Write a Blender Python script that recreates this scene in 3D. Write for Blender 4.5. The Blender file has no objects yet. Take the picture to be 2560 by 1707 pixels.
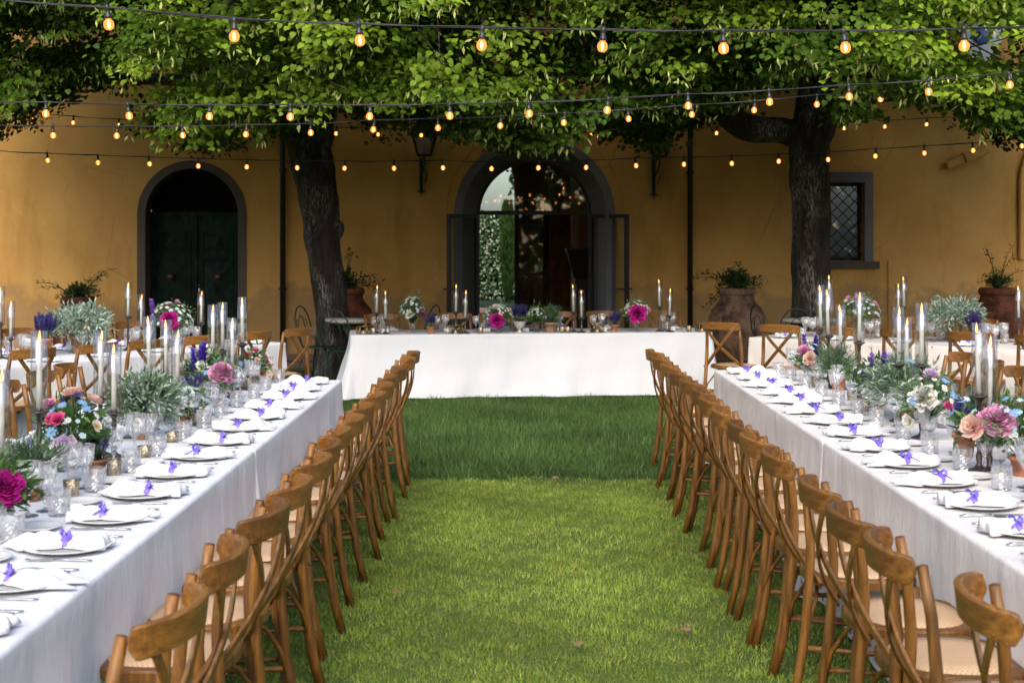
import bpy, bmesh, math, random
import numpy as np
from mathutils import Vector, Matrix
PI = math.pi
S = bpy.context.scene
C = S.collection
random.seed(7)
RNG = np.random.default_rng(7)

# ------------------------------------------------------------------ camera, light, exposure
CAMZ = 1.70
cam = bpy.data.cameras.new('camera'); cam_o = bpy.data.objects.new('camera', cam); C.objects.link(cam_o)
cam_o.location = (0, 0, CAMZ); cam_o.rotation_euler = (PI/2, 0, 0)
cam.lens = 50; cam.sensor_width = 36; cam.shift_x = -10/2560; cam.shift_y = -253.5/2560
cam.clip_start = 0.1; cam.clip_end = 500
cam.dof.use_dof = True; cam.dof.focus_distance = 9.0; cam.dof.aperture_fstop = 6.3
S.camera = cam_o
SUN_EL, SUN_AZ = 40, 186        # azimuth measured clockwise from +Y: the sun stands behind the camera, to the left
W = bpy.data.worlds.new('World'); S.world = W; W.use_nodes = True
nt = W.node_tree; bg = nt.nodes['Background']
sky = nt.nodes.new('ShaderNodeTexSky'); sky.sky_type = 'NISHITA'; sky.sun_disc = False
sky.sun_elevation = math.radians(SUN_EL); sky.sun_rotation = math.radians(SUN_AZ)
sky.air_density = 1.0; sky.dust_density = 3.0; sky.ozone_density = 1.0
nt.links.new(sky.outputs[0], bg.inputs[0]); bg.inputs[1].default_value = 0.15
sl = bpy.data.lights.new('sun', 'SUN'); sl.energy = 1.15; sl.angle = math.radians(60); sl.color = (1.0, 0.92, 0.80)
so = bpy.data.objects.new('sun', sl); C.objects.link(so)
az, el = math.radians(SUN_AZ), math.radians(SUN_EL)
sd = Vector((math.sin(az)*math.cos(el), math.cos(az)*math.cos(el), math.sin(el)))
so.rotation_euler = sd.to_track_quat('Z', 'Y').to_euler()
vs = S.view_settings; vs.view_transform = 'Standard'; vs.look = 'None'; vs.exposure = 0.95; vs.gamma = 1.0
vs.use_curve_mapping = False
cy = S.cycles
cy.use_denoising = True
try: cy.denoiser = 'OPENIMAGEDENOISE'
except Exception: pass
cy.max_bounces = 12; cy.transmission_bounces = 10; cy.transparent_max_bounces = 16; cy.glossy_bounces = 4; cy.diffuse_bounces = 3
cy.sample_clamp_indirect = 4.0; cy.caustics_refractive = True; cy.caustics_reflective = False; cy.blur_glossy = 0.5
cy.use_adaptive_sampling = True; cy.adaptive_threshold = 0.02

F = 3556.0
def at(px, py, Y): return Vector(((px-1290)/F*Y, Y, CAMZ-(py-600)/F*Y))

# ------------------------------------------------------------------ materials
def mat(name): 
    m = bpy.data.materials.new(name); m.use_nodes = True
    return m, m.node_tree, m.node_tree.nodes['Principled BSDF']
def N(t, kind, **kw):
    n = t.nodes.new(kind)
    for k, v in kw.items():
        if k in n.inputs: n.inputs[k].default_value = v
        else: setattr(n, k, v)
    return n
def coords(t, scale=(1, 1, 1), kind='Object'):
    tc = N(t, 'ShaderNodeTexCoord'); mp = N(t, 'ShaderNodeMapping'); mp.inputs['Scale'].default_value = scale
    t.links.new(tc.outputs[kind], mp.inputs[0]); return mp.outputs[0]
def ramp(t, fac, stops):
    r = N(t, 'ShaderNodeValToRGB'); e = r.color_ramp.elements
    while len(e) < len(stops): e.new(0.5)
    for el_, (p, c) in zip(e, stops): el_.position = p; el_.color = (*c, 1)
    t.links.new(fac, r.inputs[0]); return r.outputs[0]
def noise(t, vec, scale, detail=4, rough=.55):
    n = N(t, 'ShaderNodeTexNoise'); n.inputs['Scale'].default_value = scale; n.inputs['Detail'].default_value = detail
    n.inputs['Roughness'].default_value = rough; t.links.new(vec, n.inputs['Vector']); return n.outputs[0]
def bump(t, b, h, strength, dist=.01):
    n = N(t, 'ShaderNodeBump'); n.inputs['Strength'].default_value = strength; n.inputs['Distance'].default_value = dist
    t.links.new(h, n.inputs['Height']); t.links.new(n.outputs[0], b.inputs['Normal'])
def mixc(t, fac, a, b, mode='MIX'):
    m = N(t, 'ShaderNodeMix', data_type='RGBA', blend_type=mode)
    for s, v in ((0, fac), (6, a), (7, b)):
        if isinstance(v, (int, float)): m.inputs[s].default_value = v
        elif isinstance(v, tuple): m.inputs[s].default_value = (*v, 1)
        else: t.links.new(v, m.inputs[s])
    return m.outputs[2]
def simple(name, col, rough=.6, metal=0, nz=None, bs=0, spec=.5, scale=(1, 1, 1)):
    """plain colour with noise variation between col*lo and col*hi"""
    m, t, b = mat(name); b.inputs['Roughness'].default_value = rough; b.inputs['Metallic'].default_value = metal
    b.inputs['Specular IOR Level'].default_value = spec
    sc, lo, hi = nz or (20, .85, 1.15)
    v = coords(t, scale); f = noise(t, v, sc)
    c = ramp(t, f, [(.3, tuple(x*lo for x in col)), (.7, tuple(min(1, x*hi) for x in col))])
    t.links.new(c, b.inputs['Base Color'])
    if bs: bump(t, b, f, bs)
    return m
def vcol(name, rough=.6, trans=.25, gain=1.0, sheen=0):
    """colour from the vertex attribute Col (petals, leaves), part of it translucent"""
    m, t, b = mat(name); b.inputs['Roughness'].default_value = rough; b.inputs['Specular IOR Level'].default_value = .16
    a = N(t, 'ShaderNodeVertexColor', layer_name='Col')
    t.links.new(a.outputs[0], b.inputs['Base Color'])
    tr = N(t, 'ShaderNodeBsdfTranslucent'); t.links.new(a.outputs[0], tr.inputs[0])
    mx = N(t, 'ShaderNodeMixShader'); mx.inputs[0].default_value = trans
    out = t.nodes['Material Output']
    t.links.new(b.outputs[0], mx.inputs[1]); t.links.new(tr.outputs[0], mx.inputs[2]); t.links.new(mx.outputs[0], out.inputs[0])
    return m
def glass(name, col=(1, 1, 1), mixt=.35, ior=1.45, rough=0.0):
    m, t, b = mat(name); b.inputs['Base Color'].default_value = (*col, 1); b.inputs['Transmission Weight'].default_value = 1
    b.inputs['Roughness'].default_value = rough; b.inputs['IOR'].default_value = ior
    tp = N(t, 'ShaderNodeBsdfTransparent'); tp.inputs[0].default_value = (*col, 1)
    mx = N(t, 'ShaderNodeMixShader'); mx.inputs[0].default_value = mixt; out = t.nodes['Material Output']
    t.links.new(b.outputs[0], mx.inputs[1]); t.links.new(tp.outputs[0], mx.inputs[2]); t.links.new(mx.outputs[0], out.inputs[0])
    return m
def pane_glass(name, tint, refl=.12):
    m, t, b = mat(name); t.nodes.remove(b)
    tp = N(t, 'ShaderNodeBsdfTransparent'); tp.inputs[0].default_value = (*tint, 1)
    g = N(t, 'ShaderNodeBsdfGlossy'); g.inputs['Roughness'].default_value = .02
    lw_ = N(t, 'ShaderNodeLayerWeight'); lw_.inputs[0].default_value = .5
    pw = N(t, 'ShaderNodeMath', operation='POWER'); t.links.new(lw_.outputs['Facing'], pw.inputs[0]); pw.inputs[1].default_value = 4.5
    ad = N(t, 'ShaderNodeMath', operation='MULTIPLY_ADD'); t.links.new(pw.outputs[0], ad.inputs[0]); ad.inputs[1].default_value = .85-refl; ad.inputs[2].default_value = refl
    mx = N(t, 'ShaderNodeMixShader'); t.links.new(ad.outputs[0], mx.inputs[0])
    t.links.new(tp.outputs[0], mx.inputs[1]); t.links.new(g.outputs[0], mx.inputs[2]); t.links.new(mx.outputs[0], t.nodes['Material Output'].inputs[0])
    return m
def emit(name, col, s):
    m, t, b = mat(name); b.inputs['Base Color'].default_value = (0, 0, 0, 1)
    b.inputs['Emission Color'].default_value = (*col, 1); b.inputs['Emission Strength'].default_value = s
    try: m.cycles.emission_sampling = 'NONE'
    except Exception: pass
    return m

M = {}
# chair wood: brown bentwood with long grain and wear, each chair a little different
for key_, nm_, sc_ in (('wood', 'chair_wood', (55, 55, 4)), ('rail_wood', 'bent_rail_wood', (3, 45, 60))):
    m, t, b = mat(nm_); v = coords(t, sc_); f = noise(t, v, 1.2, 6, .6)
    c = ramp(t, f, [(.25, (.068, .025, .004)), (.5, (.175, .072, .011)), (.75, (.30, .135, .022))])
    oi = N(t, 'ShaderNodeObjectInfo'); hs = N(t, 'ShaderNodeHueSaturation'); mr = N(t, 'ShaderNodeMapRange'); mr.inputs[3].default_value = .74; mr.inputs[4].default_value = 1.22
    t.links.new(oi.outputs['Random'], mr.inputs[0]); t.links.new(mr.outputs[0], hs.inputs['Value'])
    f2 = noise(t, coords(t, (1, 1, 1)), 9, 3); c = mixc(t, ramp(t, f2, [(.58, (0, 0, 0)), (.75, (.25, .25, .25))]), c, (.42, .235, .07))
    t.links.new(c, hs.inputs['Color']); t.links.new(hs.outputs[0], b.inputs['Base Color']); b.inputs['Roughness'].default_value = .46
    bump(t, b, f, .25, .003); M[key_] = m
# cane seat
m, t, b = mat('cane'); v = coords(t); w1 = N(t, 'ShaderNodeTexChecker'); w1.inputs['Scale'].default_value = 130; t.links.new(v, w1.inputs[0])
t.links.new(mixc(t, w1.outputs['Fac'], (.46, .30, .17), (.62, .43, .26)), b.inputs['Base Color']); b.inputs['Roughness'].default_value = .7
bump(t, b, noise(t, v, 160, 2), .5, .004); M['cane'] = m
# cloths
def cloth(name, col):
    m, t, b = mat(name); v = coords(t); b.inputs['Roughness'].default_value = .85; b.inputs['Specular IOR Level'].default_value = .2
    f = noise(t, v, 2.2, 5, .6); t.links.new(ramp(t, f, [(.3, tuple(x*.965 for x in col)), (.7, col)]), b.inputs['Base Color'])
    f3 = noise(t, coords(t, (1, 1, .35)), 3.2, 6, .62); bump(t, b, f3, .6, .04); return m
M['cloth'] = cloth('white_cloth', (.70, .72, .76)); M['cloth_warm'] = cloth('cream_cloth', (.72, .685, .655))  # bluish shade and warm evening glow are put into these white cloth colours
M['napkin'] = cloth('napkin_cloth', (.64, .65, .675))
M['ribbon'] = simple('violet_ribbon', (.185, .125, .62), .45, nz=(30, .8, 1.2))
M['porcelain'] = simple('porcelain', (.63, .635, .625), .15, nz=(3, .98, 1.0))
M['card'] = simple('card', (.85, .85, .83), .8)
M['steel'] = simple('cutlery_steel', (.62, .62, .64), .22, 1)
M['crystal'] = glass('crystal_glass', (1, 1, 1), .52, 1.45)
M['thin_crystal'] = pane_glass('thin_crystal', (.985, .985, .99), .20)
t = M['thin_crystal'].node_tree; df = N(t, 'ShaderNodeBsdfDiffuse'); df.inputs[0].default_value = (.95, .95, .97, 1)   # ground cuts scatter a little
sh = t.nodes['Material Output'].inputs[0].links[0].from_socket; mx = N(t, 'ShaderNodeMixShader'); mx.inputs[0].default_value = .06
t.links.new(sh, mx.inputs[1]); t.links.new(df.outputs[0], mx.inputs[2]); t.links.new(mx.outputs[0], t.nodes['Material Output'].inputs[0])
M['tube'] = pane_glass('tube_glass', (.96, .96, .97), .125)
M['wax'] = simple('candle_wax', (.86, .84, .76), .45, nz=(15, .97, 1.0))
M['flame'] = emit('flame', (1, .36, .05), 3.5); M['flame_core'] = emit('flame_core', (1, .40, .07), 3.6)
M['wick'] = simple('wick', (.02, .015, .01), .9)
M['iron'] = simple('dark_iron', (.028, .024, .022), .5, .4)
M['pewter'] = simple('aged_pewter', (.10, .085, .075), .38, .8, nz=(60, .5, 1.5), bs=.2)
M['gold'] = simple('mercury_gold', (.60, .50, .35), .22, 1, nz=(90, .35, 1.25), bs=.6)
M['brass'] = simple('brass', (.55, .38, .12), .3, 1)
M['terracotta'] = simple('terracotta', (.40, .165, .085), .9, nz=(35, .55, 1.35), bs=.3)
M['bark_pot'] = simple('mossy_terracotta', (.27, .17, .10), .95, nz=(28, .35, 1.6), bs=.5)
M['stone_urn'] = simple('stone_urn', (.50, .48, .43), .9, nz=(40, .6, 1.2), bs=.4)
M['soil'] = simple('soil', (.05, .035, .02), 1)
M['petal'] = vcol('petals', .55, .3); M['leaf'] = vcol('leaves', .5, .3); M['lime_leaf'] = vcol('lime_leaves', .42, .27)
M['blade'] = vcol('grass_blades', .55, .35)
M['cable'] = simple('black_cable', (.012, .012, .016), .45); M['socket'] = simple('lamp_socket', (.02, .018, .02), .35)
M['bulb'] = pane_glass('amber_bulb', (1.0, .58, .22), .08); M['filament'] = emit('filament', (1, .56, .20), 14)
t = M['bulb'].node_tree; em = N(t, 'ShaderNodeEmission'); em.inputs[0].default_value = (1, .40, .09, 1); em.inputs[1].default_value = .42; M['bulb'].cycles.emission_sampling = 'NONE'
sh = t.nodes['Material Output'].inputs[0].links[0].from_socket; ad = N(t, 'ShaderNodeAddShader'); t.links.new(sh, ad.inputs[0]); t.links.new(em.outputs[0], ad.inputs[1]); t.links.new(ad.outputs[0], t.nodes['Material Output'].inputs[0])
M['green_iron'] = simple('green_iron', (.018, .050, .036), .4, .3)
# stucco: ochre, stained
def stucco(name, a, b_, c_, streak=True):
    m, t, b = mat(name); v = coords(t); b.inputs['Roughness'].default_value = .95; b.inputs['Specular IOR Level'].default_value = .1
    f = noise(t, v, .55, 6, .6); col = ramp(t, f, [(.3, a), (.55, b_), (.8, c_)])
    if streak:
        s = noise(t, coords(t, (1.1, 1, .28)), 1.5, 7, .72); col = mixc(t, ramp(t, s, [(.52, (0, 0, 0)), (.75, (.6, .6, .6))]), col, tuple(x*.62 for x in a))
        s2 = noise(t, v, 9, 4, .7); col = mixc(t, ramp(t, s2, [(.6, (0, 0, 0)), (.78, (.3, .3, .3))]), col, tuple(min(1, x*1.3) for x in c_))
        vo = N(t, 'ShaderNodeTexVoronoi', feature='DISTANCE_TO_EDGE'); vo.inputs['Scale'].default_value = .75
        wv = mixc(t, .12, v, N(t, 'ShaderNodeTexNoise').outputs[1]); t.links.new(wv, vo.inputs['Vector'])
        cr = ramp(t, vo.outputs['Distance'], [(.0, (1, 1, 1)), (.006, (0, 0, 0))]); cm = ramp(t, noise(t, v, .9, 2), [(.5, (0, 0, 0)), (.6, (.45, .45, .45))])
        col = mixc(t, mixc(t, 1.0, cr, cm, 'MULTIPLY'), col, tuple(x*.45 for x in a))
        sz_ = N(t, 'ShaderNodeSeparateXYZ'); t.links.new(v, sz_.inputs[0]); mz = N(t, 'ShaderNodeMath', operation='MULTIPLY_ADD'); t.links.new(noise(t, v, 1.7, 5, .65), mz.inputs[0]); mz.inputs[1].default_value = -1.6; t.links.new(sz_.outputs[2], mz.inputs[2])
        col = mixc(t, ramp(t, mz.outputs[0], [(.0, (.55, .55, .55)), (.18, (0, 0, 0))]), col, (.30, .20, .11))
    t.links.new(col, b.inputs['Base Color']); f2 = noise(t, v, 34, 5, .7); bump(t, b, f2, .45, .012); return m
M['stucco'] = stucco('ochre_stucco', (.46, .245, .070), (.61, .350, .108), (.70, .450, .18))
M['inner'] = stucco('inner_plaster', (.42, .24, .16), (.52, .32, .22), (.60, .40, .28), False)
M['pietra'] = stucco('grey_stone', (.13, .125, .135), (.18, .175, .18), (.235, .23, .23), False)
M['pietra_warm'] = stucco('brown_stone', (.075, .062, .050), (.11, .092, .075), (.15, .13, .11), False)
M['door_green'] = simple('old_green_paint', (.006, .015, .011), .75, nz=(14, .45, 2.2), bs=.25, spec=.15, scale=(1, 1, .4))
M['floor_stone'] = simple('paving', (.30, .22, .17), .9, nz=(3, .7, 1.2), bs=.3)
M['gravel'] = simple('pink_gravel', (.50, .27, .18), 1, nz=(20, .8, 1.2), bs=.5)
M['room_floor'] = simple('room_floor', (.16, .08, .05), .5)
M['win_glass'] = pane_glass('window_glass', (.80, .84, .82), .15); M['lant_glass'] = pane_glass('lantern_glass', (.72, .72, .68), .035)
M['dark_glass'] = pane_glass('dark_glass', (.10, .11, .12), .16)
M['plaque'] = simple('glazed_plaque', (.72, .72, .74), .3); M['plaque_blue'] = simple('blue_glaze', (.10, .16, .40), .3); M['plaque_gold'] = simple('yellow_glaze', (.6, .4, .1), .3)
# big jar terracotta with dark weathering
def jar(name, base, dark):
    m, t, b = mat(name); v = coords(t); b.inputs['Roughness'].default_value = .92; b.inputs['Specular IOR Level'].default_value = .15
    f = noise(t, v, 3.2, 8, .72); f2 = noise(t, v, 22, 5, .7)
    col = ramp(t, f, [(.38, dark), (.55, base), (.8, tuple(x*1.25 for x in base))])
    col = mixc(t, ramp(t, f2, [(.55, (0, 0, 0)), (.68, (.6, .6, .6))]), col, dark)
    t.links.new(col, b.inputs['Base Color']); bump(t, b, f2, .5, .02); return m
M['jar'] = jar('weathered_jar', (.30, .175, .115), (.070, .050, .038)); M['jar_red'] = jar('red_jar', (.20, .070, .040), (.06, .026, .018))
# bark
m, t, b = mat('bark'); v = coords(t, (1, 1, .22)); f = noise(t, v, 16, 9, .72); f2 = noise(t, v, 42, 5, .7)
col = ramp(t, f, [(.32, (.006, .004, .003)), (.5, (.028, .019, .013)), (.68, (.062, .045, .033))])
l = noise(t, coords(t, (1, 1, .45)), 2.6, 5, .6); l2 = noise(t, v, 60, 4, .7)
lm = N(t, 'ShaderNodeMath', operation='MULTIPLY'); t.links.new(ramp(t, l, [(.47, (0, 0, 0)), (.64, (1, 1, 1))]), lm.inputs[0]); t.links.new(ramp(t, l2, [(.48, (0, 0, 0)), (.58, (1, 1, 1))]), lm.inputs[1])
col = mixc(t, lm.outputs[0], col, (.30, .30, .27)); t.links.new(col, b.inputs['Base Color']); b.inputs['Roughness'].default_value = .95
bump(t, b, f, 1.0, .05); M['bark'] = m
# lawn ground
m, t, b = mat('lawn'); v = coords(t); f = noise(t, v, 1.4, 5, .6); f2 = noise(t, v, 60, 4, .7)
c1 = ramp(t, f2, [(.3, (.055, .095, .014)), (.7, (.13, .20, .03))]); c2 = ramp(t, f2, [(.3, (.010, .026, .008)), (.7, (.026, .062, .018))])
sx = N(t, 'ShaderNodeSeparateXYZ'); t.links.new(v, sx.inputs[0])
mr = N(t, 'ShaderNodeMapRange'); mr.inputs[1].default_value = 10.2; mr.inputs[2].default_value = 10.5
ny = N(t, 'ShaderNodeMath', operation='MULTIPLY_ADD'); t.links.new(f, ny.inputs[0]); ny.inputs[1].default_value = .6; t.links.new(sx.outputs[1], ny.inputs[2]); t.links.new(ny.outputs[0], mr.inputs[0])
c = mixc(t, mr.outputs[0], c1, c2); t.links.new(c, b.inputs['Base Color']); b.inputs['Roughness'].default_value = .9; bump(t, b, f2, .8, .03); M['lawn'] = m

# ------------------------------------------------------------------ mesh building
class MB:
    def __init__(s): s.v = []; s.f = []; s.c = []; s.sm = []
    def add(s, vs_, fs, col=(1, 1, 1), smooth=False):
        o = len(s.v); s.v += [tuple(p) for p in vs_]; s.f += [tuple(i+o for i in f) for f in fs]
        if isinstance(col, list): s.c += col
        else: s.c += [col]*len(vs_)
        s.sm += [smooth]*len(fs); return s
    def box(s, a, b_, col=(1, 1, 1), M_=None):
        x0, y0, z0 = a; x1, y1, z1 = b_
        p = [(x0, y0, z0), (x1, y0, z0), (x1, y1, z0), (x0, y1, z0), (x0, y0, z1), (x1, y0, z1), (x1, y1, z1), (x0, y1, z1)]
        if M_ is not None: p = [M_ @ Vector(q) for q in p]
        return s.add(p, [(3, 2, 1, 0), (4, 5, 6, 7), (0, 1, 5, 4), (1, 2, 6, 5), (2, 3, 7, 6), (3, 0, 4, 7)], col)
    def tube(s, pts, r, n=8, col=(1, 1, 1), cap=True, sm=True, flat=None):
        """round tube; flat=(a,b) makes an elliptical/flat section: a across 'side', b along 'up'"""
        pts = [Vector(p) for p in pts]; k = len(pts); rs = r if isinstance(r, (list, tuple)) else [r]*k
        vs_ = []; ref = None
        for i, p in enumerate(pts):
            d = (pts[min(i+1, k-1)]-pts[max(i-1, 0)]).normalized()
            if ref is None: ref = Vector((0, 0, 1)) if abs(d.z) < .9 else Vector((0, 1, 0))
            x = d.cross(ref)
            if x.length < 1e-4: x = Vector((1, 0, 0))
            x.normalize(); y = x.cross(d).normalized(); ref = y
            for j in range(n):
                a = 2*PI*j/n; vs_.append(p+x*math.cos(a)*rs[i]+y*math.sin(a)*rs[i])
        fs = [(i*n+j, i*n+(j+1) % n, (i+1)*n+(j+1) % n, (i+1)*n+j) for i in range(k-1) for j in range(n)]
        if cap: fs += [tuple(range(n-1, -1, -1)), tuple(range((k-1)*n, k*n))]
        return s.add(vs_, fs, col, sm)
    def sweep(s, pts, side, w, th, col=(1, 1, 1), sm=False, bev=.35):
        """flat strip swept along pts: 'side' vectors give the width direction, thickness across"""
        pts = [Vector(p) for p in pts]; k = len(pts); vs_ = []
        for i, p in enumerate(pts):
            d = (pts[min(i+1, k-1)]-pts[max(i-1, 0)]).normalized()
            sd_ = Vector(side[i] if isinstance(side, list) else side); sd_ = (sd_-d*sd_.dot(d)).normalized(); nn = d.cross(sd_).normalized()
            ww = (w[i] if isinstance(w, list) else w)/2; tt = (th[i] if isinstance(th, list) else th)/2; q = 1-bev
            for a, b_ in ((-1, -q), (-q*1.0, -1), (q*1.0, -1), (1, -q), (1, q), (q, 1), (-q, 1), (-1, q)):
                aa = a if abs(a) == 1 else math.copysign(1-bev*tt/ww, a)
                vs_.append(p+sd_*aa*ww+nn*b_*tt)
        n = 8
        fs = [(i*n+j, i*n+(j+1) % n, (i+1)*n+(j+1) % n, (i+1)*n+j) for i in range(k-1) for j in range(n)]
        fs += [tuple(range(n-1, -1, -1)), tuple(range((k-1)*n, k*n))]
        return s.add(vs_, fs, col, sm)
    def lathe(s, prof, n=24, col=(1, 1, 1), o=(0, 0, 0), sm=True, wob=None):
        vs_ = []; k = len(prof)
        for i, (r, z) in enumerate(prof):
            for j in range(n):
                a = 2*PI*j/n; rr = r if wob is None else r+wob(i, j, r, z)
                vs_.append((o[0]+rr*math.cos(a), o[1]+rr*math.sin(a), o[2]+z))
        fs = [(i*n+j, i*n+(j+1) % n, (i+1)*n+(j+1) % n, (i+1)*n+j) for i in range(k-1) for j in range(n)]
        return s.add(vs_, fs, col, sm)
    def mesh(s, name, m):
        me = bpy.data.meshes.new(name); me.from_pydata(s.v, [], s.f)
        me.polygons.foreach_set('use_smooth', s.sm)
        a = me.color_attributes.new('Col', 'FLOAT_COLOR', 'POINT')
        a.data.foreach_set('color', [x for c in s.c for x in (c[0], c[1], c[2], 1.0)])
        for mm in (m if isinstance(m, list) else [m]): me.materials.append(mm)
        me.update(); return me
def obj(name, mb, m=None, parent=None, loc=None, rz=0):
    me = mb.mesh(name, m) if isinstance(mb, MB) else mb
    o = bpy.data.objects.new(name, me); C.objects.link(o)
    if parent is not None: o.parent = parent
    if loc is not None: o.location = loc
    if rz: o.rotation_euler[2] = rz
    return o
def tag(o, label, cat, group=None, kind=None):
    if label: o['label'] = label
    if cat: o['category'] = cat
    if group: o['group'] = group
    if kind: o['kind'] = kind
    return o
def thing(name, label, cat, loc=(0, 0, 0), rz=0, group=None):
    o = bpy.data.objects.new(name, None); C.objects.link(o); o.empty_display_size = .1
    o.location = loc; o.rotation_euler[2] = rz; return tag(o, label, cat, group)
def struct(name, mb, m, loc=None): o = obj(name, mb, m, None, loc); o['kind'] = 'structure'; return o
def dup(root, loc, rz=0, label=None, scale=None):
    r = root.copy(); C.objects.link(r); r.location = loc; r.rotation_euler = (0, 0, rz)
    if scale: r.scale = scale
    if label: r['label'] = label
    for ch in root.children:
        c = ch.copy(); C.objects.link(c); c.parent = r
        for g in ch.children: d = g.copy(); C.objects.link(d); d.parent = c
    return r
ORD = ['first', 'second', 'third', 'fourth', 'fifth', 'sixth', 'seventh', 'eighth', 'ninth', 'tenth', 'eleventh', 'twelfth', 'thirteenth', 'fourteenth', 'fifteenth', 'sixteenth', 'seventeenth', 'eighteenth', 'nineteenth', 'twentieth', 'twenty-first', 'twenty-second']
HEART = ([(0, 0, 0), (-.36, -.04, -.05), (-.50, .33, -.07), (-.30, .72, -.06), (0, 1.04, -.16), (.30, .72, -.06), (.50, .33, -.07), (.36, -.04, -.05), (0, .45, .09)],
         [(0, 8, 1), (1, 8, 2), (2, 8, 3), (3, 8, 4), (4, 8, 5), (5, 8, 6), (6, 8, 7), (7, 8, 0)])
DIAM = ([(0, 0, 0), (-.36, .45, -.05), (0, 1, 0), (.36, .45, -.05)], [(0, 3, 1), (1, 3, 2)])
LANCE = ([(0, 0, 0), (-.14, .35, .03), (-.10, .75, .0), (0, 1, -.06), (.10, .75, .0), (.14, .35, .03)], [(0, 5, 1), (1, 5, 4), (1, 4, 2), (2, 4, 3)])
NEEDLE = ([(-.05, 0, 0), (.05, 0, 0), (0, 1, 0)], [(0, 1, 2)])
BRACT = ([(0, 0, 0), (-.13, .5, .02), (0, 1, -.02), (.13, .5, .02)], [(0, 3, 1), (1, 3, 2)])
def scatter(name, tpl, P, A, Nn, size, cols, m, parent=None):
    """P position, A axis (leaf direction), Nn rough normal; builds one mesh of many leaves"""
    P = np.asarray(P, float); A = np.asarray(A, float); Nn = np.asarray(Nn, float); size = np.asarray(size, float).reshape(-1, 1)
    A /= np.linalg.norm(A, axis=1, keepdims=True)+1e-9
    X = np.cross(A, Nn); X /= np.linalg.norm(X, axis=1, keepdims=True)+1e-9; Z = np.cross(X, A)
    tv = np.array(tpl[0]); tf = np.array(tpl[1]); k = len(tv); n = len(P)
    V = P[:, None, :]+(X[:, None, :]*tv[None, :, 0:1]+A[:, None, :]*tv[None, :, 1:2]+Z[:, None, :]*tv[None, :, 2:3])*size[:, None, :]
    Fc = (tf[None]+(np.arange(n)*k)[:, None, None]).reshape(-1)
    me = bpy.data.meshes.new(name); me.vertices.add(n*k); me.vertices.foreach_set('co', V.reshape(-1).astype(np.float32))
    nf = n*len(tf); me.loops.add(nf*3); me.loops.foreach_set('vertex_index', Fc.astype(np.int32))
    me.polygons.add(nf); me.polygons.foreach_set('loop_start', (np.arange(nf)*3).astype(np.int32))
    me.update(calc_edges=True)
    a = me.color_attributes.new('Col', 'FLOAT_COLOR', 'POINT'); cc = np.ones((n, k, 4)); cc[:, :, :3] = np.asarray(cols)[:, None, :]
    a.data.foreach_set('color', cc.reshape(-1).astype(np.float32)); me.materials.append(m)
    if parent is False: return me
    return obj(name, me, None, parent)
def rnd(n): v = RNG.normal(size=(n, 3)); return v/np.linalg.norm(v, axis=1, keepdims=True)
# ================================================================== ground
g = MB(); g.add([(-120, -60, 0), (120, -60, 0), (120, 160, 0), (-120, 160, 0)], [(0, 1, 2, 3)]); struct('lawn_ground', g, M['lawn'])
def blades(name, n, x0, x1, y0, y1, h, w, cols, dens=None, label=None, z=0, mask=None):
    x = RNG.uniform(x0, x1, n); y = RNG.uniform(y0, y1, n)
    if mask is not None: k = mask(x, y); x, y = x[k], y[k]
    n = len(x)
    P = np.stack([x, y, np.full(n, z)], 1); tuft = np.sin(x*9+np.sin(y*7)*2)*np.cos(y*8+x*3)*.6+np.sin(x*23+y*5)*np.sin(y*19-x*7)*.6
    hh = RNG.uniform(h*.45, h*1.1, n)*(1+.35*tuft)
    A = np.stack([RNG.normal(0, .5, n), RNG.normal(0, .5, n), np.ones(n)], 1)
    tpl = ([(-w/h, 0, 0), (w/h, 0, 0), (0, 1, 0)], [(0, 1, 2)])
    cols = np.array(cols); pick = RNG.dirichlet([1]*len(cols), n)@cols
    patch = .5+.5*np.sin(x*2.3+1.7*np.sin(y*1.3))*np.sin(y*2.9+np.sin(x*1.9)); pick = pick*(.72+.42*patch[:, None]+.18*tuft[:, None])*RNG.uniform(.7, 1.3, (n, 1))
    o = scatter(name, tpl, P, A, rnd(n), hh, pick, M['blade']); return tag(o, label, 'grass', None, 'stuff')
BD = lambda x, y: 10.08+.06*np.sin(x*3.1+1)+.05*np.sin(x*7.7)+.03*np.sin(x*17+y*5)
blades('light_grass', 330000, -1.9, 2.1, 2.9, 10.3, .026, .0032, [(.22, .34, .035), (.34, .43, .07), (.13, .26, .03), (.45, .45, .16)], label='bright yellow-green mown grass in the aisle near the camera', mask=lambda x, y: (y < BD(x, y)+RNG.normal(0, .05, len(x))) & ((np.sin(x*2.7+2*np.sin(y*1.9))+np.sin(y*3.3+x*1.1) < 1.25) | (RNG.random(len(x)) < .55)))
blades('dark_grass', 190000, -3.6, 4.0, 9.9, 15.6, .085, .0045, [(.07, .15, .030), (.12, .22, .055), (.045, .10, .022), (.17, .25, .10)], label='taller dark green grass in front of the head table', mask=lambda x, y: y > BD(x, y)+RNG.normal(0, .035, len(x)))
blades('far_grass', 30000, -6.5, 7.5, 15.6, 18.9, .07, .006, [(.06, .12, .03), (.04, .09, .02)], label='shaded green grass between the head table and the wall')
pv = MB(); pv.box((-12, 18.9, -.05), (12, 20.5, .06)); struct('pavement', pv, M['floor_stone'])
st = MB()
for x0, x1 in ((-4.0, -.9), (1.45, 4.4)): st.box((x0, 18.55, -.03), (x1, 18.9, .10))
struct('stone_step', st, M['pietra_warm'])
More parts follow.
